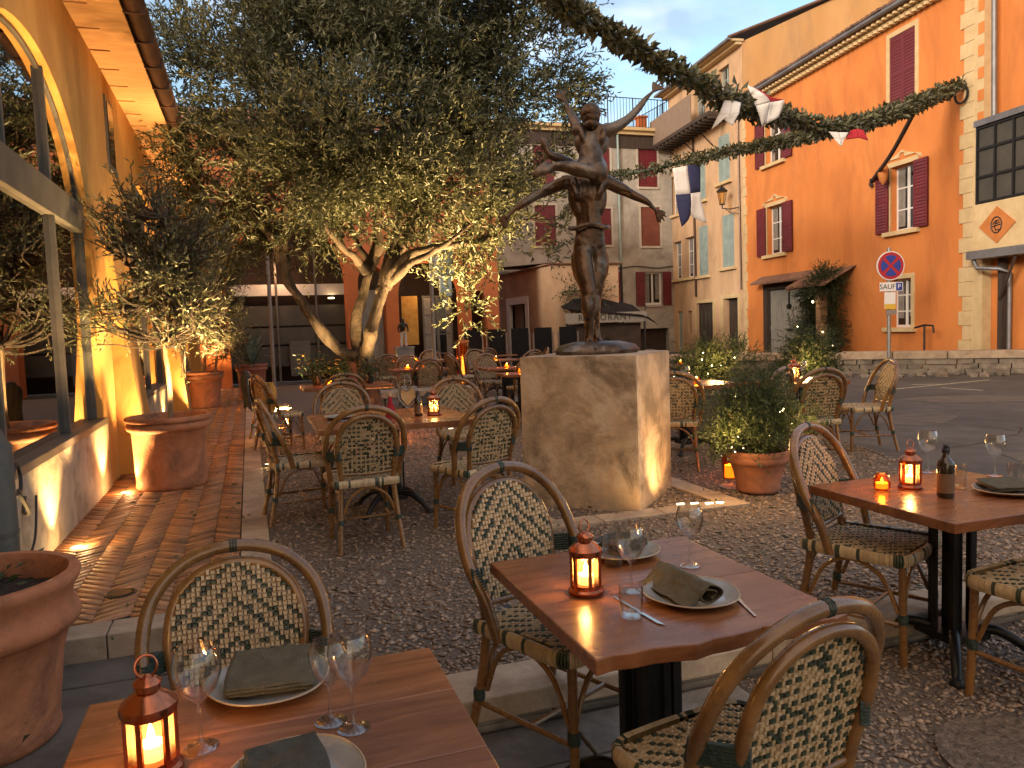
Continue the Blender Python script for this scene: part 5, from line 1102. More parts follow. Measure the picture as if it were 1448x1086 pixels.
# ------------------------------------------------------------------ tableware
def lantern(label, loc, s=1.0, rot=0, power=2.2):
    T = thing('copper_lantern', label, 'lantern', loc, rot, 'copper candle lanterns on the tables', s)
    mb = MB(); mb.lathe([(.052, 0), (.054, .004), (.054, .012), (.047, .018), (.047, .024), (0, .024)], 24)
    n = 6; 
    for k in range(n):
        t = k*PI/3; c = (.044*math.cos(t), .044*math.sin(t)); mb.obox((c[0], c[1], .07), (.007, .010, .094), t)
    mb.lathe([(.045, .115), (.05, .117), (.0515, .124), (.0515, .135), (.047, .139), (.036, .150), (.022, .158), (.020, .160), (.0235, .162), (.0235, .172), (.026, .174), (.024, .178), (.012, .186), (.004, .19), (0, .191)], 12)
    mb.lathe([(.045, .024), (.045, .03), (.041, .03)], 12); mb.build('body', M['copper'], T, smooth=35)
    mb = MB()
    for k in range(n):
        a, b = k*PI/3, (k+1)*PI/3; mb.add([(.041*math.cos(a), .041*math.sin(a), .026), (.041*math.cos(b), .041*math.sin(b), .026), (.041*math.cos(b), .041*math.sin(b), .116), (.041*math.cos(a), .041*math.sin(a), .116)], [(0, 1, 2, 3)])
    mb.build('glass', M['lampglass'], T)
    mb = MB(); mb.tube([Vector((.021*math.cos(t)*.9, .004*math.sin(t), .205+.020*math.sin(t))) for t in np.linspace(-.45*PI, 1.45*PI, 20)], .0024, 6); mb.build('ring_handle', M['copper'], T)
    mb = MB(); mb.lathe([(.024, .025), (.0245, .027), (.024, .058), (.02, .06), (.0, .056)], 16); mb.build('candle', M['wax'], T, smooth=40)
    mb = MB(); mb.lathe([(.0, .058), (.005, .062), (.0072, .07), (.0055, .082), (.0025, .092), (0, .099)], 12); mb.build('flame', M['flame'], T, smooth=True)
    lamp('candle_lamp', 'POINT', (0, 0, .082), power, WARM, .012, parent=T); return T
def wineglass(label, loc, h=.21, r=.045, group='wine glasses on the tables', low=False, rot=0):
    T = thing('wine_glass' if not low else 'water_tumbler', label, 'glass', loc, rot, group); mb = MB()
    if not low:
        b0 = h*.46; pr = [(.034, .0), (.034, .0015), (.012, .004), (.0045, .012), (.0036, b0*.6), (.0045, b0-.004), (.014, b0+.004), (r*.75, b0+.026), (r*.98, b0+.055), (r, b0+.072), (r*.93, h-.018), (r*.80, h), (r*.78, h), (r*.91, h-.02), (r*.97, b0+.072), (r*.95, b0+.056), (r*.72, b0+.029), (.01, b0+.01), (0, b0+.009)]
    else: pr = [(0, 0), (r*.8, 0), (r*.86, .004), (r*1.0, h*.6), (r*.98, h), (r*.95, h), (r*.97, h*.6), (r*.82, .012), (0, .011)]
    mb.lathe([(0, .0)]+pr if not low else pr, 28); mb.build('bowl', M['glass'], T, smooth=60); return T
def plate(label, loc, r=.14, rot=0, group='glazed plates on the tables'):
    T = thing('plate', label, 'plate', loc, rot, group); w = lambda t: .018*math.sin(3*t)+.012*math.sin(5*t+1)
    mb = MB(); mb.lathe([(0, .004), (r*.62, .004), (r*.72, .007), (r*.97, .021), (r, .0235), (r*.995, .0195), (r*.74, .0025), (r*.6, 0), (0, 0)], 48, wob=w); mb.build('dish', M['plate'], T, smooth=50)
    mb = MB(); mb.tube([(r*(1+w(t))*math.cos(t), r*(1+w(t))*math.sin(t), .0225) for t in np.linspace(0, 2*PI, 49)], .0022, 5); mb.build('rim', M['platerim'], T, smooth=True); return T
def rolled_napkin(label, loc, rot, L_=.25, mt='napkin'):
    mb = MB(); n = 26; m = 10; prof = []
    for k in range(40):                                          # spiral roll with a loose flap
        t = k/39; a = t*2.9*2*PI/2-1.2; r = .012+.021*t; prof.append((r*math.cos(a)*1.25, .03+r*.85*math.sin(a)))
    prof += [(-.05, .010), (-.066, .006), (-.078, .007)]
    V_ = []
    for i in range(n+1):
        y = (i/n-.5)*L_
        for j, (x, z) in enumerate(prof): V_.append((x*(1+.03*math.sin(i*.3+1))+.0015*math.sin(i*.6+j*.2), y+.006*math.sin(j*.5), max(.004, z)+.0008*math.sin(i*.9+j*.3)))
    k = len(prof); mb.v = V_; mb.f = [[i*k+j, i*k+j+1, (i+1)*k+j+1, (i+1)*k+j] for i in range(n) for j in range(k-1)]; mb.m = [0]*len(mb.f)
    o = mb.build('napkin', M[mt], smooth=True); so = o.modifiers.new('th', 'SOLIDIFY'); so.thickness = .003; o.location = loc; o.rotation_euler = (0, 0, rot); return tag(o, label, 'napkin', 'cloth napkins on the plates')
def flat_napkin(label, loc, rot, w=.17, d=.13, hump=.012, mt='napkin', tilt=0):
    mb = MB(); n = 18; g = []
    for layer in range(4):
        o = len(mb.v); z0 = .004+layer*.004; dx = random.uniform(-.006, .006); dy = random.uniform(-.004, .004)
        for i in range(n+1):
            for j in range(n+1):
                u, v = i/n*2-1, j/n*2-1; x = u*w/2*(1-.06*v*v)+dx; y = v*d/2*(1-.03*u*u)+dy
                z = z0+hump*(1-v*v)*(.7+.3*math.sin(3*u))+.003*mnoise.noise(Vector((x*30, y*30, layer*3)))+(.016*max(0, v)**3 if layer == 3 else 0)
                mb.v.append((x, y, z))
        for i in range(n):
            for j in range(n): a = o+i*(n+1)+j; mb.f.append([a, a+1, a+n+2, a+n+1])
    mb.m = [0]*len(mb.f); o = mb.build('napkin', M[mt], smooth=True); so = o.modifiers.new('th', 'SOLIDIFY'); so.thickness = .003
    o.location = loc; o.rotation_euler = (tilt, 0, rot); return tag(o, label, 'napkin', 'cloth napkins on the plates')
def knife(label, a, b):
    a, b = Vector(a), Vector(b); d = (b-a); o_rot = math.atan2(d.y, d.x); l = d.length; mb = MB()
    mb.slab([(0, -.004), (l*.4, -.0055), (l*.45, -.004), (l*.5, -.007), (l*.9, -.0085), (l, .004), (l*.5, .004), (0, .0045)], .001, .0038)
    o = mb.build('knife', M['cutlery'], bevel=.001); o.location = a; o.rotation_euler = (0, 0, o_rot); return tag(o, label, 'cutlery', 'cutlery on the tables')
def bottle(label, loc, h=.23, r=.034, mt='bottle'):
    T = thing('bottle', label, 'bottle', loc); mb = MB(); mb.lathe([(0, 0), (r*.94, 0), (r, .005), (r, h*.62), (r*.93, h*.67), (r*.5, h*.74), (r*.38, h*.8), (r*.38, h*.86), (0, h*.86)], 28); mb.build('body', M[mt], T, smooth=40)
    mb = MB(); mb.lathe([(r*1.012, h*.1), (r*1.012, h*.46)], 28); mb.build('label', M['label'], T, smooth=True)
    mb = MB(); mb.lathe([(r*.42, h*.84), (r*.44, h*.9), (r*.3, h*.92), (r*.3, h*.96), (r*.36, h*.97), (r*.22, h), (0, h)], 14); mb.tube(spline([(r*.4, 0, h*.80), (r*.62, 0, h*.87), (r*.45, 0, h*.95), (0, 0, h*.965)], 4), .0022, 5); mb.tube(spline([(-r*.4, 0, h*.80), (-r*.62, 0, h*.87), (-r*.45, 0, h*.95), (0, 0, h*.965)], 4), .0022, 5); mb.build('stopper', M['signblack'], T, smooth=40); return T
ZT = .62; zt = lambda px, py: P(px, py, ZT+.0012)
# nearest table
lantern('copper lantern on the left foreground table, cut by the bottom edge', zt(217, 1092), 1.0, .2)
wineglass('wine glass beside the lantern on the left foreground table', zt(285, 1057), .205, .047)
plate('plate with a square olive napkin on the left foreground table', zt(381, 970), .138, .3)
flat_napkin('square folded olive napkin on the plate of the left foreground table', zt(388, 964)+Vector((0, 0, .012)), -.12, .2, .185, .008, 'napkin')
wineglass('right wine glass of the two near the plate on the left foreground table', zt(500, 1030), .20, .046)
wineglass('left wine glass of the two near the plate on the left foreground table', zt(468, 1020), .175, .04)
plate('plate half out of the picture at the bottom edge', zt(418, 1108), .125, .8)
flat_napkin('dark olive napkin at the bottom edge of the picture', zt(404, 1102)+Vector((0, 0, .012)), .15, .14, .12, .01, 'darknap')
# middle table
lantern('copper lantern on the middle foreground table', zt(829, 838), 1.0, .4)
plate('plate with a rolled napkin on the middle table', zt(978, 846), .137, .2)
rolled_napkin('rolled olive napkin lying on the front plate of the middle table', zt(968, 842)+Vector((0, 0, .008)), R(4), .25)
plate('rear plate of the middle table, behind the lantern', zt(880, 784), .13, 1.2)
flat_napkin('dark napkin on the rear plate of the middle table', zt(878, 778)+Vector((0, 0, .012)), .5, .17, .12, .02, 'darknap')
wineglass('wine glass between the two plates of the middle table', zt(893, 836), .2, .045)
wineglass('wine glass at the far right corner of the middle table', zt(976, 800), .2, .045)
wineglass('short clear tumbler behind the middle lantern', zt(868, 800), .1, .036, 'tumblers on the tables', True)
wineglass('clear tumbler near the front edge of the middle table', zt(893, 872), .09, .034, 'tumblers on the tables', True)
knife('silver knife left of the front plate on the middle table', zt(868, 845), zt(940, 886)); knife('silver fork right of the front plate on the middle table', zt(1068, 872), zt(1032, 838))
# right-hand table
lantern('copper lantern on the right-hand table beside the dark bottle', zt(1287, 690), 1.0, .1)
bottle('dark brown stoppered bottle on the right-hand table', zt(1337, 703), .235, .035)
wineglass('wine glass behind the lantern of the right-hand table', zt(1312, 668), .215, .047)
wineglass('wine glass at the far side of the right-hand table, beside the plate', zt(1407, 673), .205, .046)
wineglass('short tumbler at the right picture edge on the right-hand table', zt(1436, 684), .1, .034, 'tumblers on the tables', True)
wineglass('small clear glass directly right of the dark bottle', zt(1357, 690), .11, .03, 'tumblers on the tables', True)
plate('plate with a folded napkin at the right picture edge', zt(1425, 697), .14, .5)
flat_napkin('grey green napkin on the plate at the right picture edge', zt(1425, 694)+Vector((0, 0, .012)), -.3, .2, .15, .012, 'napkin')
T = thing('votive_glass', 'round glass votive with a lit candle left of the right-hand lantern', 'candle', zt(1247, 693)); mb = MB(); mb.lathe([(0, 0), (.03, 0), (.036, .01), (.038, .04), (.034, .065), (.026, .078), (.024, .078), (.031, .065), (.035, .04), (.033, .012), (0, .008)], 24); mb.build('glass', M['amber'], T, smooth=50)
mb = MB(); mb.lathe([(0, .01), (.026, .01), (.026, .035), (0, .035)], 16); mb.build('candle', M['wax'], T, smooth=40); mb = MB(); mb.lathe([(0, .036), (.004, .041), (.005, .047), (0, .062)], 8); mb.build('flame', M['flame'], T); lamp('votive_lamp', 'POINT', (0, 0, .05), 1.0, WARM, .01, parent=T)
# table left of the plinth
zt4 = lambda px, py: P(px, py, .752)
lantern('small lit copper lantern on the table left of the plinth', zt4(614, 587), 1.05, .3)
bottle('dark bottle on the table left of the plinth', zt4(592, 588), .2, .033)
B = thing('oil_bottle', 'red tinted glass bottle on the table left of the plinth', 'bottle', zt4(553, 590)); mb = MB(); mb.lathe([(0, 0), (.04, 0), (.042, .01), (.036, .07), (.016, .12), (.014, .16), (.018, .165), (0, .165)], 18); mb.build('body', M['redcloth'], B, smooth=40); mb = MB(); mb.lathe([(0, .16), (.013, .165), (.015, .185), (0, .19)], 10); mb.build('cork', M['cane'], B)
B = thing('serving_basket', 'heart shaped wire and cane basket standing on the table left of the plinth', 'basket', zt4(578, 580), R(-20)); mb = MB()
hp = [(.0, .02), (-.07, .1), (-.075, .17), (-.045, .2), (0, .17), (.045, .2), (.075, .17), (.07, .1), (0, .02)]
for y in (-.05, .05): mb.tube(spline([(x, y, z) for x, z in hp], 5), .007, 6)
for x, z in hp[:-1]: mb.tube([(x, -.05, z), (x, .05, z)], .005, 5)
mb.tube(spline([(0, 0, .18), (-.03, 0, .24), (0, 0, .3), (.03, 0, .24), (0, 0, .18)], 5), .004, 5); mb.build('frame', M['steel'], B, smooth=True)
mb = MB(); mb.prism([(x*.8, .02+z*.86) for x, z in hp[:-1]], -.02, .02); mb.build('cane_panel', M['cane'], B)
o = flat_napkin('dark folded napkin standing in a heap beside the serving basket', zt4(602, 572), .3, .12, .1, .1, 'darknap'); 
B = thing('table_card', 'small amber lit card behind the lantern left of the plinth', 'card', zt4(618, 562), R(-15)); mb = MB(); mb.box((-.05, -.003, .0), (.05, .003, .11)); mb.build('card', M['ochrecloth'], B); mb = MB(); mb.lathe([(0, 0), (.035, 0), (.035, .012), (0, .012)], 12); mb.build('foot', M['copper'], B)
plate('pale plate with silver cutlery at the left end of the table with the basket', zt4(480, 592), .12); knife('silver cutlery by the left end of the table with the basket', zt4(462, 598), zt4(494, 594))
# candles, flowers on the far tables
def tealight(label, loc, p=1.5, r=.035):
    T = thing('candle_glass', label, 'candle', loc, 0, 'candle glasses on the far tables'); mb = MB(); mb.lathe([(0, 0), (r, 0), (r*1.1, .07), (r*1.02, .07), (r*.92, .008), (0, .006)], 14); mb.build('glass', M['amber'], T, smooth=50)
    mb = MB(); mb.lathe([(0, .008), (r*.8, .008), (r*.8, .035), (0, .035)], 10); mb.build('candle', M['wax'], T); mb = MB(); mb.lathe([(0, .035), (.008, .043), (.009, .055), (0, .078)], 8); mb.build('flame', M['flame'], T); lamp('candle_lamp', 'POINT', (0, 0, .06), p, WARM, .02, parent=T); return T
tealight('candle glass on the table beside the olive trunk, left of the two', (.95, 10.25, .752), 2); tealight('candle glass on the table beside the olive trunk, right of the two', (1.08, 10.3, .752), 2)
tealight('candle glass on the round red table', (5.0, 15.8, .752), 3, .05)
tealight('candle glass on the long table, right beside the grey box', (3.55, 17.2, .752), 3, .05); tealight('candle glass on the long table, left of the grey box', (3.05, 17.2, .752), 3, .05)
tealight('candle glass on the table between the olive trunk and the plinth', (3.8, 10.8, .752), 3, .05); tealight('candle glass on the table by the black screens', (6.0, 18.7, .752), 4, .06); tealight('candle glass on the table beyond the pale lit bush', (6.45, 10.7, .752), 3, .05); tealight('candle glass on the table behind the plinth at its right', (5.3, 10.9, .752), 3, .05)
tealight('candle glass on the table behind the stone bench, left one', (2.65, 13.6, .752), 3, .05); tealight('candle glass on the table behind the stone bench, right one', (2.95, 13.7, .752), 3, .05); tealight('candle glass on the table between bench and round table', (4.15, 12.5, .752), 3, .05)
tealight('candle glass on the table right of the plinth', (4.6, 7.3, .752), 1.6)
lantern('red copper lantern on the table at the edge of the road', (5.52, 6.85, .752), 1.25, .2, 3)
wineglass('wine glass on the table at the edge of the road', (5.75, 7.0, .752), .2, .045); wineglass('wine glass on the table behind the potted bush', (4.4, 7.2, .752), .2, .045)
flat_napkin('dark napkin on the table right of the plinth', (4.2, 7.25, .755), .3, .22, .18, .02, 'darknap')
def flowers(label, loc, n=34, s=1.0, cols=('ochrecloth', 'bush', 'redcloth')):
    T = thing('flower_vase', label, 'flowers', loc, 0, 'flower arrangements on the table by the trunk', s); mb = MB(); mb.lathe([(0, 0), (.04, 0), (.055, .05), (.035, .11), (.045, .13), (.04, .13), (0, .1)], 14); mb.build('vase', M['iron'], T, smooth=50)
    mb = MB(); heads = MB()
    for k in range(n):
        a = random.uniform(0, 2*PI); e = random.uniform(.2, 1.3); l = random.uniform(.16, .3); p = Vector((math.cos(a)*math.cos(e)*l, math.sin(a)*math.cos(e)*l, .12+math.sin(e)*l)); mb.tube(spline([(0, 0, .1), (p.x*.4, p.y*.4, .12+(p.z-.12)*.7), p], 3), .002, 4)
        if k % 2:
            for q in range(5): t = q*2*PI/5; d = Vector((math.cos(t), math.sin(t), .35))*.026; nrm = Vector((-math.sin(t), math.cos(t), 0))*.011; heads.add([p, p+d*.6+nrm, p+d, p+d*.6-nrm], [(0, 1, 2, 3)])
    mb.build('stems', M['vine'], T); heads.build('blossoms', M[cols[0]], T)
    c = rng.normal(0, .09, (n*5, 3))+np.array([0, 0, .2]); V_, F_ = leaves(c, rng.normal(0, 1, (n*5, 3)), .06, .012); np_mesh('foliage', V_, F_, M[cols[1]], T); return T
flowers('golden flower arrangement at the left end of the table by the trunk', (.82, 10.5, .752), 40, 1.1); flowers('golden flower arrangement in the middle of the table by the trunk', (1.15, 10.5, .752), 40, 1.0); flowers('golden flower arrangement close to the olive trunk', (1.5, 10.35, .752), 36, .95)
# grey box with figurine on the long table
B = thing('pedestal_box', 'grey box on the long table carrying the small figurine', 'box', (3.32, 17.35, .75)); mb = MB(); mb.box((-.2, -.15, 0), (.2, .15, .3)); mb.box((-.22, -.17, .3), (.22, .17, .33)); mb.build('box', M['zinc'], B, bevel=.01)
B = thing('figurine', 'small dark figurine with pale striped trousers standing on a grey box', 'figurine', (3.32, 17.35, 1.08), 0, None, .85)
V = [(0, 0, .40), (0, 0, .50), (0, 0, .60), (0, 0, .64), (0, 0, .70), (0, 0, .75), (.09, 0, .60), (.13, .02, .48), (.12, -.04, .38), (-.09, 0, .6), (-.13, .02, .48), (-.12, -.04, .38)]
E = [(0, 1), (1, 2), (2, 3), (3, 4), (4, 5), (2, 6), (6, 7), (7, 8), (2, 9), (9, 10), (10, 11)]
skin('body', V, E, [.06, .065, .06, .03, .045, .04, .032, .026, .02, .032, .026, .02], M['signblack'], B, 1)
V = [(0, 0, .42), (.045, 0, .36), (.055, 0, .2), (.06, 0, .03), (.065, -.05, .012), (-.045, 0, .36), (-.055, 0, .2), (-.06, 0, .03), (-.065, -.05, .012)]; E = [(0, 1), (1, 2), (2, 3), (3, 4), (0, 5), (5, 6), (6, 7), (7, 8)]
skin('trousers', V, E, [.055, .042, .036, .034, .02, .042, .036, .034, .02], M['flagwhite'], B, 1)
# stone bench by the tree
B = thing('stone_bench', 'long pale stone bench slab beside the olive trunk', 'bench', (2.35, 12.1, 0), R(-2)); mb = MB(); mb.box((-1.1, -.25, .40), (1.1, .25, .5)); mb.build('seat', M['kerb'], B, bevel=.012); mb = MB(); mb.box((-.9, -.2, 0), (-.6, .2, .399)); mb.box((.6, -.2, 0), (.9, .2, .399)); mb.build('support', M['lowstone'], B, bevel=.01)
# ------------------------------------------------------------------ olive trees
def limb_path(pts, n=8, wob=.03):
    q = spline(pts, n); return [p+Vector((mnoise.noise(p*2.1), mnoise.noise(p*2.3+Vector((9, 0, 0))), mnoise.noise(p*1.9+Vector((0, 7, 0)))))*wob for p in q]
def crown(T, lobes, limb_pts, ntwig, nl, leaf, mt, twigs=True, gap=.18, freq=1.1, name='foliage', up=.35, seed=3, shell=.55):
    g = np.random.default_rng(seed); vol = np.array([a*b*c for (_, (a, b, c)) in lobes]); pr = vol/vol.sum(); C = []
    while len(C) < ntwig:
        k = g.choice(len(lobes), p=pr); (c, r) = lobes[k]; d = g.normal(0, 1, 3); d /= np.linalg.norm(d); rad = g.uniform(0, 1)**shell
        rad *= 1+.16*mnoise.noise(Vector(d*2.3+k))
        p = np.array(c)+d*rad*np.array(r)
        if mnoise.noise(Vector(p*freq)+Vector((3.1, 1.7, seed))) < -gap: continue
        C.append(np.concatenate([p, d]))
    C = np.array(C); p = C[:, :3]; d = C[:, 3:]; d = d+g.normal(0, .45, d.shape)+np.array([0, 0, up]); d /= np.linalg.norm(d, axis=1, keepdims=True)
    L_ = leaf*g.uniform(2.6, 5.2, (ntwig, 1)); t = np.linspace(0, 1, nl)
    pos = p[:, None, :]+d[:, None, :]*L_[:, None, :]*t[None, :, None]; bend = g.normal(0, .12, (ntwig, 1, 3)); pos = pos+bend*L_[:, None, :]*(t**2)[None, :, None]
    dd = np.repeat(d[:, None, :], nl, 1)+g.normal(0, .55, (ntwig, nl, 3)); V, F = leaves(pos.reshape(-1, 3), dd.reshape(-1, 3), leaf, leaf*.13, .3, .25, g)
    o = np_mesh(name, V, F, mt, T)
    if twigs:
        mb = MB(); lp = np.array([tuple(q) for q in limb_pts]); idx = g.choice(ntwig, min(ntwig, 420), replace=False)
        for i in idx:
            dist = np.linalg.norm(lp-p[i], axis=1)+np.maximum(0, lp[:, 2]-p[i][2])*1.5; j = int(np.argmin(dist)); a = Vector(lp[j])
            if dist[j] > 1.0: continue
            b = Vector(p[i]); m = (a+b)/2+Vector((0, 0, -.06*(b-a).length))+Vector(g.normal(0, .05, 3))*(b-a).length
            mb.tube(spline([a, m, b, b+Vector(d[i])*float(L_[i][0])], 3), [.018, .016, .014, .012, .010, .009, .008, .006, .005, .004], 4)
        mb.build('twigs', M['bark'], T, smooth=True)
    return o
TD = 11.4; tq = lambda px, py, dz=0: D(px, py, TD+dz)
base = D(522, 560, TD); base.z = 0
T = thing('olive_tree', 'large spreading olive tree with forked trunk lit from below', 'tree', base); off = Vector(base)
def loc_(pts): return [Vector(p)-off for p in pts]
limbs = []
mb = MB()
trunk = loc_([Vector((base.x, base.y, -.05)), tq(521, 560), tq(517, 530), tq(513, 505), tq(510, 490)])
mb.tube(limb_path(trunk, 8, .02), [.21-.006*i for i in range(33)][:len(limb_path(trunk, 8))], 14)
def add_limb(pts, r0, r1, n=8, sides=9):
    q = limb_path(loc_(pts), n, .035); k = len(q); mb.tube(q, [r0+(r1-r0)*(i/(k-1))**.8 for i in range(k)], sides); limbs.extend([p for p in q[k//3:]]); return q
add_limb([tq(507, 505), tq(480, 494), tq(452, 462, -.1), tq(428, 430, -.2), tq(410, 400, -.25), tq(400, 370, -.25)], .095, .065)
add_limb([tq(400, 372, -.25), tq(388, 345, -.3), tq(374, 322, -.3), tq(350, 280, -.2), tq(330, 220)], .115, .03)
add_limb([tq(401, 372, -.25), tq(396, 345, -.3), tq(405, 315, -.4), tq(410, 270, -.5), tq(430, 200, -.4)], .09, .03)
add_limb([tq(518, 505), tq(522, 480), tq(528, 455), tq(538, 425), tq(545, 402)], .11, .075)
add_limb([tq(508, 500, .1), tq(504, 470, .2), tq(508, 435, .3), tq(517, 405, .35), tq(520, 375, .4), tq(500, 330, .6), tq(480, 250, .7)], .11, .03)
add_limb([tq(545, 404), tq(560, 380, -.1), tq(585, 357, -.2), tq(610, 350, -.3), tq(650, 347, -.3), tq(690, 335, -.2), tq(750, 310)], .1, .02)
add_limb([tq(548, 400), tq(578, 375, -.3), tq(605, 360, -.5), tq(640, 340, -.5), tq(690, 290, -.3)], .075, .02)
add_limb([tq(544, 404), tq(556, 370), tq(572, 345, .1), tq(590, 310, .2), tq(620, 240, .2), tq(640, 150, .3)], .12, .03)
add_limb([tq(520, 380, .4), tq(535, 350, .4), tq(533, 320, .4), tq(540, 250, .3), tq(545, 120, .2)], .11, .03)
add_limb([tq(540, 410, .1), tq(548, 370, .5), tq(570, 300, .9), tq(600, 200, 1.2)], .1, .03)
add_limb([tq(518, 385, .3), tq(500, 365, -.1), tq(480, 345, -.5), tq(455, 300, -.8), tq(440, 220, -.9)], .08, .02)
mb.v = [tuple(Vector(v)+mnoise.noise_vector(Vector(v)*3.1)*.035+mnoise.noise_vector(Vector(v)*9)*.014) for v in mb.v]
mb.build('trunk', M['bark'], T, smooth=True)
lob = []
for (px, py, dz, rx, rz) in ((530, 120, 0, 1.9, 1.9), (380, 130, -.2, 1.45, 1.5), (310, 190, .2, 1.0, 1.3), (680, 130, .2, 1.5, 1.65), (750, 90, .5, .95, 1.1), (470, 262, -.6, 1.25, .9), (620, 255, -.5, 1.3, .95), (400, 290, .2, 1.15, .9), (720, 290, .3, .95, .95), (700, 345, .1, .8, .4), (745, 365, .3, .5, .3), (560, -30, 0, 2.0, 1.4), (420, -20, .2, 1.5, 1.2), (700, 10, .3, 1.3, 1.2), (270, 90, .3, .7, .8), (640, 400, .4, .35, .3), (790, 120, .6, .55, .75), (345, 330, .3, .6, .5), (520, 300, .8, 1.2, .5), (560, 250, -.9, 1.0, .5), (450, 270, -.8, .8, .45), (640, 262, -.9, .8, .5), (500, 210, -1.0, 1.4, 1.0), (810, 60, .5, .4, .5), (660, 430, .3, .3, .35), (340, 280, .2, .75, .75), (300, 270, .1, .6, .7), (330, 110, .2, .9, 1.0)):
    lob.append((tuple(tq(px, py, dz)-off), (rx, rx*.9, rz)))
crown(T, lob, limbs, 10800, 15, .105, M['olive'], gap=.0, freq=1.5, seed=5, shell=.45)
# tree up-lights in the gravel
for k, (p, q, e) in enumerate((((off.x-.2, off.y-1.3, .05), tq(545, 130), 4200), ((off.x+1.0, off.y-.9, .05), tq(610, 200), 3000), ((off.x-1.3, off.y-.7, .05), tq(410, 240), 1500))):
    lamp('tree_spot', 'SPOT', p, e, (1, .66, .28), .05, to=q, angle=75, blend=.8)
    B = thing('ground_spot', ('spotlight on the ground in front of the olive trunk', 'spotlight on the ground right of the olive trunk', 'spotlight on the ground left of the olive trunk')[k], 'spotlight', (p[0], p[1], 0)); mb = MB(); mb.lathe([(.05, 0), (.06, .02), (.05, .03), (0, .03)], 14); mb.build('housing', M['iron'], B); mb = MB(); mb.lathe([(.04, .032), (0, .033)], 14); mb.build('lens', M['glow'], B)
# ------------------------------------------------------------------ pots
def pot(T, h, r0, r1, mt, soil=True, rim=.14):
    mb = MB(); t = .035; w = lambda a: .006*math.sin(2*a+.5)
    mb.lathe([(r0*.9, 0), (r0, .008), (r0*1.05, .03), (r0*1.03, .06), (r0+(r1*.88-r0)*.55, h*.5), (r1*.87, h*(1-rim)-.05), (r1*.90, h*(1-rim)-.04), (r1*.965, h*(1-rim)-.025), (r1*.985, h*(1-rim)), (r1*.965, h*(1-rim)+.03), (r1*.915, h*(1-rim)+.06*min(1, rim*5)), (r1*.93, h*(1-rim*.42)), (r1*.99, h-.045), (r1*1.01, h-.02), (r1*.985, h), (r1*.9, h-.002), (r1*.87, h-.03), (r1*.84, h*.7)], 48, wob=w)
    mb.build('pot', mt, T, smooth=60)
    if soil:
        mb = MB(); n = 24; rs = r1*.865
        vs = [(0, 0, h-.1)]+[(rs*k/5*math.cos(2*PI*j/n), rs*k/5*math.sin(2*PI*j/n), h-.10+.03*mnoise.noise(Vector((k*1.3, j*1.1, 0)))) for k in range(1, 6) for j in range(n)]
        fs = [(0, 1+j, 1+(j+1) % n) for j in range(n)]+[(1+(k-1)*n+j, 1+k*n+j, 1+k*n+(j+1) % n, 1+(k-1)*n+(j+1) % n) for k in range(1, 5) for j in range(n)]
        mb.add(vs, fs); mb.build('soil', M['soil'], T, smooth=True)
def tuft(T, center, r, n, leaf, mt, name='leaves', up=.6, seed=1, width=None):
    g = np.random.default_rng(seed); c = g.normal(0, r*.45, (n, 3))*np.array([1, 1, .5])+np.array(center); d = (c-np.array(center))/r+np.array([0, 0, up]); d /= np.linalg.norm(d, axis=1, keepdims=True); V, F = leaves(c, d, leaf, width or leaf*.16, .4, .25, g); return np_mesh(name, V, F, mt, T)
T = thing('plant_pot', 'big terracotta pot with dark soil cut by the left edge of the picture', 'plant pot', (-1.08, 3.42, LOW+.012)); pot(T, .66, .27, .385, M['terracotta'], rim=.28); tuft(T, (-.12, .12, .6), .22, 260, .05, M['bush'], seed=2)
def tree_pot(name, lb, loc, h, r0, r1, trunk_pts, lobes, ntw, seed, leaf=.065, mt='terracotta'):
    T = thing(name, lb, 'potted tree', loc); pot(T, h, r0, r1, M[mt]); lp = []; mb = MB()
    for pts, ra, rb in trunk_pts:
        q = limb_path([Vector(p) for p in pts], 6, .012); k = len(q); mb.tube(q, [ra+(rb-ra)*i/(k-1) for i in range(k)], 7); lp += q[k//2:]
    mb.build('trunk', M['palebark'], T, smooth=True); crown(T, lobes, lp, ntw, 11, leaf, M['litolive'], gap=.02, freq=2.8, seed=seed, shell=.6, up=.75); return T
tree_pot('potted_olive', 'young olive standard in a large terracotta pot, the nearer of two by the wall', (-.78, 8.12, 0), (.70), .31, .385, [([(0, 0, .55), (.03, .02, .9), (0, 0, 1.42)], .026, .02), ([(0, 0, 1.42), (-.15, 0, 1.75), (-.3, .1, 2.3)], .016, .005), ([(0, 0, 1.42), (.1, .05, 1.9), (.1, 0, 2.6)], .016, .005), ([(0, 0, 1.42), (.2, -.05, 1.7), (.35, 0, 2.2)], .014, .005)],
         [((-.12, 0, 1.95), (.50, .42, .60)), ((.1, 0, 1.75), (.5, .42, .42)), ((-.05, 0, 2.4), (.40, .38, .55)), ((-.3, 0, 1.65), (.32, .32, .32)), ((.2, 0, 2.25), (.32, .3, .5)), ((0, 0, 2.75), (.28, .25, .4))], 520, 11, .075)
tree_pot('potted_olive', 'tall olive in a terracotta pot further down the brick path', (-.92, 17.0, 0), .74, .29, .40, [([(0, 0, .6), (.05, 0, 1.2), (-.05, 0, 2.2)], .035, .02), ([(.2, 0, .6), (.3, 0, 1.3), (.25, 0, 2.4)], .03, .02), ([(0, 0, 2.0), (-.1, 0, 2.8), (0, 0, 3.8)], .02, .006)],
         [((0, 0, 2.6), (.6, .55, .9)), ((.15, 0, 1.7), (.7, .6, .5)), ((-.15, 0, 3.4), (.55, .5, .8)), ((.3, 0, 3.0), (.5, .5, .8)), ((.55, -.1, 1.3), (.45, .4, .4))], 1500, 12, .085)
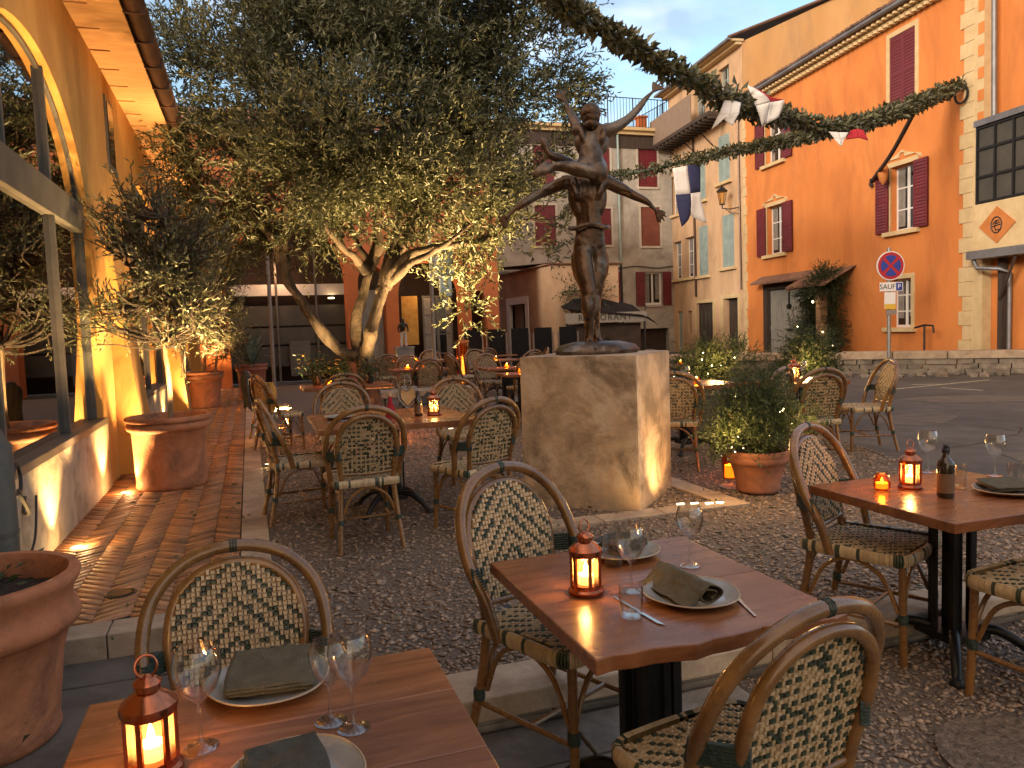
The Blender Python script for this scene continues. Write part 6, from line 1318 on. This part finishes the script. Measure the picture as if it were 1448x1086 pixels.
T = thing('plant_pot', 'reddish pot with a spiky plant at the far end of the brick path', 'plant pot', (.02, 18.6, 0)); pot(T, .8, .26, .36, M['redtile']); mb = MB()
for k in range(30):
    a = random.uniform(0, 2*PI); e = random.uniform(.5, 1.3); l = random.uniform(.7, 1.25); d = Vector((math.cos(a)*math.cos(e), math.sin(a)*math.cos(e), math.sin(e))); s = Vector((-math.sin(a), math.cos(a), 0))*.032; p = Vector((0, 0, .72)); m = p+d*l*.55+Vector((0, 0, .05)); t = p+d*l+Vector((0, 0, -.32*l*math.cos(e)))
    mb.add([p-s*.5, p+s*.5, m+s, m-s, t], [(0, 1, 2, 3), (3, 2, 4)])
mb.build('leaves', M['agave'], T)
B = thing('added_pot_light', 'added small spotlight in the nearer terracotta pot shining up into the olive', 'spotlight', (-.98, 7.95, .62)); mb = MB(); mb.lathe([(.03, 0), (.035, .05), (.028, .052), (0, .05)], 12); mb.build('housing', M['iron'], B); mb = MB(); mb.lathe([(.025, .0525), (0, .053)], 12); mb.build('lens', M['glow'], B)  # fixture added to go with the extra light on the potted olive
lamp('pot_fill_spot', 'SPOT', (-1.02, 7.85, .69), 520, (1, .66, .28), .03, to=(-.75, 8.15, 2.2), angle=120, blend=.8)  # unseen lamps added at the pots to brighten the olive crowns
lamp('pot_fill_spot', 'SPOT', (-.75, 16.5, .85), 260, (1, .6, .26), .03, to=(-.85, 17.0, 3), angle=110, blend=.8)
lamp('pot_fill_spot', 'SPOT', (-.52, 7.86, .70), 420, (1, .64, .27), .03, to=(-.85, 8.2, 2.3), angle=110, blend=.8)
# potted bush with string of lights right of the plinth
T = thing('potted_bush', 'feathery green bush in a terracotta bowl wrapped in a string of lights', 'potted plant', P(1072, 694, .01)); pot(T, .35, .17, .255, M['oldterracotta'], rim=.2)
mb = MB(); lp = []
for k in range(16):
    a = random.uniform(0, 2*PI); l = random.uniform(.35, .62); e = random.uniform(.55, 1.4); p = Vector((math.cos(a)*math.cos(e)*l, math.sin(a)*math.cos(e)*l, .28+math.sin(e)*l)); q = spline([(0, 0, .25), p*.5+Vector((0, 0, .2)), p], 5); mb.tube(q, [.009-.0006*i for i in range(len(q))], 5); lp += q[3:]
mb.build('stems', M['bark'], T, smooth=True)
crown(T, [((0, 0, .55), (.32, .30, .24)), ((-.29, 0, .60), (.26, .24, .24)), ((.27, 0, .58), (.25, .24, .22)), ((0, 0, .76), (.26, .24, .18)), ((-.2, -.1, .45), (.28, .2, .14)), ((.1, 0, .88), (.14, .12, .12))], lp, 1750, 12, .034, M['bush'], twigs=False, gap=.15, freq=4, seed=21, up=.3)
mb = MB(); wire = MB(); q = []
for k in range(26): t = k*.62; q.append(Vector(((.30-.004*k)*math.cos(t), (.30-.004*k)*math.sin(t), .38+.018*k+.03*math.sin(k))))
q = [Vector((-.42, -.2, .42)), Vector((-.3, -.2, .39))]+q; wire.tube(spline(q, 3), .0025, 4); wire.build('light_wire', M['rubber'], T)
for p in spline(q, 3):
    if random.random() < .4: mb.lathe([(0, -.0045), (.0042, 0), (0, .0045)], 6, tuple(p+Vector(rng.normal(0, .012, 3))))
mb.build('string_lights', M['fairy'], T); lamp('string_lamp', 'POINT', (-.46, -.3, .55), 10.0, WARM, .1, parent=T); lamp('string_lamp', 'POINT', (.28, -.28, .6), 4, WARM, .1, parent=T)
T = thing('lit_bucket', 'small amber glowing bucket light behind the terracotta bowl', 'lantern', P(1032, 676, 0)); mb = MB(); mb.lathe([(.06, 0), (.075, .2), (.07, .2), (.056, .01)], 18); mb.build('glass', M['amber'], T, smooth=True); mb = MB(); mb.lathe([(0, .01), (.045, .01), (.045, .12), (0, .13)], 12); mb.build('candle', M['wax'], T); lamp('bucket_lamp', 'POINT', (0, 0, .16), 2.0, WARM, .02, parent=T)
# second bush with lights, blue-grey plant in planters behind the tables on the right
def planter_bush(lb, loc, w, h, lobes, mt, seed, lights=0, rotz=0, leaf=.045):
    T = thing('planter_bush', lb, 'potted plant', loc, rotz, 'planters along the road edge'); mb = MB(); mb.box((-w, -.17, 0), (w, .17, h)); mb.box((-w-.02, -.19, h), (w+.02, .19, h+.03)); mb.build('planter', M['greyframe'], T, bevel=.008)
    crown(T, lobes, [], 900, 11, leaf, M[mt], twigs=False, gap=.2, freq=3, seed=seed, up=.4)
    if lights:
        mb = MB()
        for k in range(lights): c = lobes[k % len(lobes)]; d = rng.normal(0, 1, 3); d /= np.linalg.norm(d); mb.lathe([(0, -.009), (.009, 0), (0, .009)], 6, tuple(np.array(c[0])+d*np.array(c[1])*.95))
        mb.build('string_lights', M['fairy'], T); lamp('string_lamp', 'POINT', (-.1, -.35, h+.45), 12, WARM, .1, parent=T)
    return T
planter_bush('pale bush wrapped in string lights behind the table right of the plinth', (5.5, 8.3, 0), .45, .5, [((-.2, 0, .75), (.35, .3, .3)), ((.25, 0, .8), (.35, .3, .33)), ((0, 0, .95), (.25, .2, .22))], 'bush', 31, 14, R(-15))
planter_bush('dark blue green bush behind the red lantern at the edge of the road', (6.6, 8.0, 0), .4, .45, [((0, 0, .7), (.4, .3, .3)), ((.1, 0, .95), (.3, .25, .25)), ((-.1, 0, 1.15), (.1, .1, .3))], 'vine', 32, 6, R(-15))
# climbing plant on the orange house porch and vine on the beige house
T = thing('climbing_plant', 'dark leafy climber growing over the tiled porch of the orange house', 'climbing plant', facpt(2.9, -.15, 0), FA); mb = MB()
mb.tube(spline([(-.4, 0, 0), (-.3, -.1, 1), (-.2, -.3, 2), (.4, -.5, 2.6)], 5), .04, 6); mb.tube(spline([(.6, 0, 0), (.65, -.1, 1), (.6, -.3, 2), (.9, -.4, 2.6)], 5), .035, 6); mb.build('stems', M['bark'], T)
crown(T, [((-.35, -.3, 1.0), (.3, .25, 1.1)), ((-.1, -.35, 2.1), (.5, .35, .4)), ((.75, -.5, 2.45), (.5, .35, .5)), ((.9, -.3, 1.3), (.22, .2, .75)), ((-.4, -.2, .4), (.3, .2, .5)), ((1.0, -.3, .5), (.18, .18, .5))], [], 1700, 10, .085, M['vine'], twigs=False, gap=.2, freq=2, seed=41, up=-.1)
mb = MB()
for p in ((.45, -.75, 1.9), (.75, -.6, .95)): mb.lathe([(0, -.04), (.035, 0), (0, .04)], 8, p)
mb.build('bulbs', M['fairy'], T)
T = thing('climbing_plant', 'bare vine stem with a few leaves on the beige house', 'climbing plant', (9.85, 22.74, 0)); mb = MB()
mb.tube(spline([(1.1, 0, 0), (.9, -.02, .7), (.35, -.03, 1.3), (.15, -.03, 1.9), (.6, -.03, 2.3), (.3, -.03, 2.8)], 6), .03, 5); mb.tube(spline([(.9, -.02, .8), (1.1, -.03, 1.6), (.8, -.03, 2.2)], 5), .02, 5); mb.build('stems', M['bark'], T)
crown(T, [((.15, -.08, 2.6), (.35, .1, .25)), ((.75, -.08, 2.3), (.25, .1, .2)), ((.05, -.08, 1.6), (.12, .08, .12)), ((1.0, -.05, .9), (.15, .08, .1))], [], 130, 6, .14, M['vine'], twigs=False, gap=.4, seed=44)
# ------------------------------------------------------------------ garlands and flags
def garland(name, lb, pts, rad, n, leaf, seed):
    T = thing(name, lb, 'garland', pts[0], 0, 'leaf garlands strung over the square'); o0 = Vector(pts[0]); q = [p-o0 for p in spline(pts, 14)]; k = len(q)
    rr = np.interp(np.linspace(0, 1, k), np.linspace(0, 1, len(rad)), rad); mb = MB(); mb.tube(q, [max(.02, r*.28) for r in rr], 7); mb.build('rope', M['vine'], T, smooth=True)
    g = np.random.default_rng(seed); seg = np.array([(q[i+1]-q[i]).length for i in range(k-1)]); cum = np.concatenate([[0], np.cumsum(seg)])/seg.sum(); t = g.uniform(0, 1, n)
    Q = np.array([tuple(p) for p in q]); c = np.stack([np.interp(t, cum, Q[:, i]) for i in range(3)], 1); r_ = np.interp(t, cum, rr)
    tg = np.stack([np.interp(np.clip(t+.01, 0, 1), cum, Q[:, i])-np.interp(np.clip(t-.01, 0, 1), cum, Q[:, i]) for i in range(3)], 1); tg /= np.linalg.norm(tg, axis=1, keepdims=True)
    d = g.normal(0, 1, (n, 3)); d -= tg*(d*tg).sum(1, keepdims=True); d /= np.linalg.norm(d, axis=1, keepdims=True); lump = np.array([1+.55*mnoise.noise(Vector((a*85, seed, 0)))+.35*mnoise.noise(Vector((a*240, seed, 4))) for a in t])
    c = c+d*(r_*g.uniform(.15, .85, n)*lump)[:, None]; V, F = leaves(c, d+tg*.3+np.array([0, 0, -.2]), leaf, leaf*.27, .75, .3, g); np_mesh('foliage', V, F, M['laurel'], T); return T
G0 = [D(700, -95, 6.6), D(790, 0, 7.6), D(850, 40, 8.3), D(905, 72, 9.1), D(975, 112, 10.1), D(1035, 143, 11), D(1085, 158, 11.8), D(1130, 170, 12.7), D(1185, 180, 13.8), D(1240, 166, 15.3), D(1295, 147, 17), D(1340, 127, 18.6), facpt(8.5, -.15, 7.05)]
garland('thick_garland', 'thick leaf garland sweeping from the top of the picture to the orange house corner', G0, [.10, .10, .10, .11, .13, .19, .16, .12, .15, .15, .19, .17, .07], 3600, .135, 51)
G1 = [D(840, 252, 24), D(905, 243, 23.5), D(962, 230, 23), D(1010, 219, 21), D(1060, 209, 19), D(1110, 199, 16.5), D(1150, 190, 14.8), D(1184, 181, 13.8)]
garland('thin_garland', 'thin leaf garland from behind the statue to the thick garland', G1, [.12, .17, .22, .13, .12, .10, .11, .11], 1900, .14, 52)
mb = MB(); c = facpt(8.45, -.12, 6.72); mb.tube([c+Vector((0, .18*math.cos(t), .22*math.sin(t))) for t in np.linspace(0, 2*PI, 20)], .03, 6); tag(mb.build('garland_ring', M['iron'], smooth=True), 'round iron ring at the end of the garland on the cream quoins', 'ring')
def cloth(lb, rows, mats, mi, name='pennant', group='cloth pennants on the garlands', wav=.03):
    """rows: list of rows of points top to bottom, bilinear patches; mi: material per patch column,row"""
    n = 5; mb = MB(); o0 = Vector(rows[0][0])
    for j in range(len(rows)-1):
        for i in range(len(rows[0])-1):
            a, b, c, d = [Vector(p)-o0 for p in (rows[j][i], rows[j][i+1], rows[j+1][i+1], rows[j+1][i])]; o = len(mb.v)
            for s in range(n+1):
                for t in range(n+1):
                    u, v = s/n, t/n; p = a*(1-u)*(1-v)+b*u*(1-v)+c*u*v+d*(1-u)*v; w = wav*math.sin((i+u)*3.1+(j+v)*1.7)*(j+v)/len(rows); mb.v.append(tuple(p+Vector((-.3*w, w, 0))))
            for s in range(n):
                for t in range(n): e = o+s*(n+1)+t; mb.f.append([e, e+1, e+n+2, e+n+1]); mb.m.append(mi[j][i])
    o = mb.build(name, mats, smooth=True); so = o.modifiers.new('th', 'SOLIDIFY'); so.thickness = .012; o.location = o0; return tag(o, lb, 'pennant', group)
dB = 22.2
cloth('blue and white quartered swallowtail pennant hanging from the thin garland', [[D(951, 238, dB), D(972, 234, dB), D(990, 231, dB)], [D(957, 275, dB), D(975, 274, dB), D(992, 271, dB)], [D(963, 321, dB), D(977, 303, dB), D(999, 316, dB)]], [M['flagwhite'], M['navy']], [[0, 1], [1, 0]], wav=.12)
dB = 11.6
cloth('white cloth with red stripe knotted round the thick garland', [[D(1056, 120, dB-.5), D(1067, 124, dB-.5), D(1076, 128, dB-.5)], [D(1064, 134, dB-.55), D(1080, 134, dB-.6), D(1092, 137, dB-.55)], [D(1068, 150, dB-.5), D(1090, 144, dB-.55), D(1109, 141, dB-.5)], [D(1074, 181, dB-.4), D(1088, 174, dB-.45), D(1098, 166, dB-.4)]], [M['flagwhite'], M['redcloth']], [[0, 1], [0, 1], [0, 0]], wav=.06)
cloth('white ragged cloth hanging below the thick garland, left of the striped one', [[D(1024, 142, 10.6), D(1036, 142, 10.6), D(1048, 145, 10.6)], [D(1018, 160, 10.5), D(1032, 163, 10.5), D(1046, 160, 10.5)], [D(1006, 182, 10.5), D(1024, 168, 10.5), D(1036, 177, 10.5)]], [M['flagwhite']], [[0, 0], [0, 0]])
cloth('white triangular cloth tip below the thick garland at the orange wall', [[D(1172, 186, 13.2), D(1187, 187, 13.2), D(1200, 187, 13.2)], [D(1180, 195, 13.2), D(1188, 197, 13.2), D(1196, 195, 13.2)], [D(1187, 205, 13.2), D(1189, 206, 13.2), D(1190, 205, 13.2)]], [M['flagwhite']], [[0, 0], [0, 0]])
cloth('red cloth tip below the thick garland at the orange wall', [[D(1203, 184, 13.7), D(1213, 182, 13.7), D(1221, 184, 13.7)], [D(1197, 197, 13.7), D(1213, 195, 13.7), D(1229, 198, 13.7)]], [M['redcloth']], [[0, 0]])
B = thing('flag_pole', 'dark wooden pole slanting from the orange wall up to the thick garland', 'pole', (0, 0, 0)); mb = MB(); a = facpt(5.05, -.05, 5.3); b = D(1297, 150, 17.4)
mb.tube(spline([a+Vector((-.05, 0, -.15)), a, (a+b)/2+Vector((0, 0, -.12)), b], 6), .055, 7); mb.build('pole', M['darkwood'], B, smooth=True); mb = MB(); mb.tube([facpt(5.05, .02, 5.3), facpt(5.05, -.12, 5.3)], .05, 8); mb.build('bracket', M['iron'], B)
mb = MB(); a = facpt(6.0, -.1, 5.62); b = facpt(6.28, -.6, 5.2); mb.lathe([(0, 0), (.1, .12), (.14, .3), (.12, .5), (.05, .62), (0, .62)], 12); o = mb.build('wall_pot', M['emblem'], smooth=True); o.location = facpt(5.9, -.35, 5.0); tag(o, 'small ochre hanging pot beside the upper window of the orange house', 'hanging pot')
# ------------------------------------------------------------------ floor lights
def floor_light(lb, loc, r, group, e, to, ang=70, lens='glow', ls=1):
    B = thing('floor_light', lb, 'floor light', loc, 0, group); mb = MB(); mb.lathe([(r*1.15, 0), (r*1.15, .006), (r*.95, .008), (r*.9, .003)], 20); mb.build('ring', M['steel'], B); mb = MB(); mb.lathe([(r*.9, .0035), (0, .0045)], 20); mb.build('lens', M[lens], B)
    if e: lamp('floor_spot', 'SPOT', (loc[0], loc[1], loc[2]+.02), e, (1, .60, .22), .03, to=to, angle=ang, blend=.7)
GF = 'recessed warm lights in the floor'
wl = [(-1.2, 5.98, 'recessed floor light glowing beside the low stone wall, nearest of those on the brick path'), (-1.17, 7.95, 'recessed floor light glowing at the foot of the nearer potted olive'), (-1.2, 10.2, 'recessed floor light between the nearer potted olive and the next window'), (-1.2, 13.3, 'recessed floor light half way along the brick path wall'), (-1.2, 16.1, 'recessed floor light just before the further potted olive'), (-1.2, 19.0, 'recessed floor light beyond the further potted olive'), (-.9, 22.4, 'recessed floor light at the orange pillar closing the path')]
for k, (x, y, lb) in enumerate(wl): floor_light(lb, (x, y, .004), .055, GF, 130, (x-.10, y+.05, 3), 95); lamp('floor_pool', 'POINT', (x+.02, y, .07), 3.2, (1, .6, .24), .03)  # extra point lamp over each floor light, added to pool light on the path
floor_light('recessed floor light close to the far end of the kerb', (-.55, 21.8, .004), .055, GF, 130, (-.75, 23.2, 3), 90)
for k, y in enumerate((6.6, 8.9, 10.5, 12.3, 14.8, 16.2, 18.4)): lamp('wall_fill_spot', 'SPOT', (-.98, y, .03), 560, (1, .58, .24), .05, to=(-1.45, y, 4.3), angle=62, blend=1.0)  # unseen spots without fixtures, added to brighten the upper wall
# unseen light added low behind the near pot for the wall base above it
floor_light('added floor light out of sight behind the big terracotta pot', (-1.2, 4.75, .004), .055, GF, 90, (-1.32, 4.8, 3), 95)
for k, (px, py, lb) in enumerate(((962, 713, 'first strip light in the gravel bed beside the plinth'), (982, 712, 'second strip light in the gravel bed beside the plinth'), (1003, 712, 'third strip light in the gravel bed beside the plinth'), (1018, 711, 'small light on the stone border of the plinth'))):
    p = P(px, py, .026); B = thing('strip_light', lb, 'floor light', p, R(-8), 'small lights at the plinth'); mb = MB(); mb.box((-.035, -.012, -.02), (.035, .012, .0)); mb.build('housing', M['steel'], B); mb = MB(); mb.box((-.028, -.009, .001), (.028, .009, .005)); mb.build('lens', M['fairy'], B)
lamp('plinth_spot', 'SPOT', tuple(P(968, 706, .05)), 22, (1, .6, .24), .04, to=(3.08, 5.5, .45), angle=110, blend=.8)
lamp('plinth_spot', 'SPOT', tuple(P(922, 728, .05)), 3, (1, .6, .24), .03, to=(2.75, 5.2, .3), angle=100, blend=.8)
floor_light('small floor light on the gravel left of the plinth chairs', tuple(P(378, 657, .015)), .03, 'small lights in the gravel', 3, (.3, 7.5, .6), 120)
# grey post with cable at the left edge
T = thing('metal_cabinet_post', 'grey round metal post with loose black cable at the left edge', 'post', (-1.30, 4.62, LOW+.02)); mb = MB(); mb.lathe([(.10, 0), (.10, 1.02), (.075, 1.05), (.06, 1.1), (0, 1.1)], 20); mb.lathe([(.104, .55), (.104, .57)], 20); mb.build('post', M['postpaint'], T, smooth=40)
mb = MB(); mb.tube(spline([(.09, .05, .75), (.02, .25, .72), (.0, .42, .86), (.0, .5, .78), (.02, .4, .7), (.06, .2, .74), (.08, .3, .6), (.02, .42, .58), (.02, .48, .66)], 6), .010, 6); mb.tube(spline([(.05, .12, .58), (.03, .22, .4), (.02, .4, .30), (.02, .62, .38), (.02, .72, .62)], 6), .007, 6); mb.build('cable', M['rubber'], T, smooth=True)
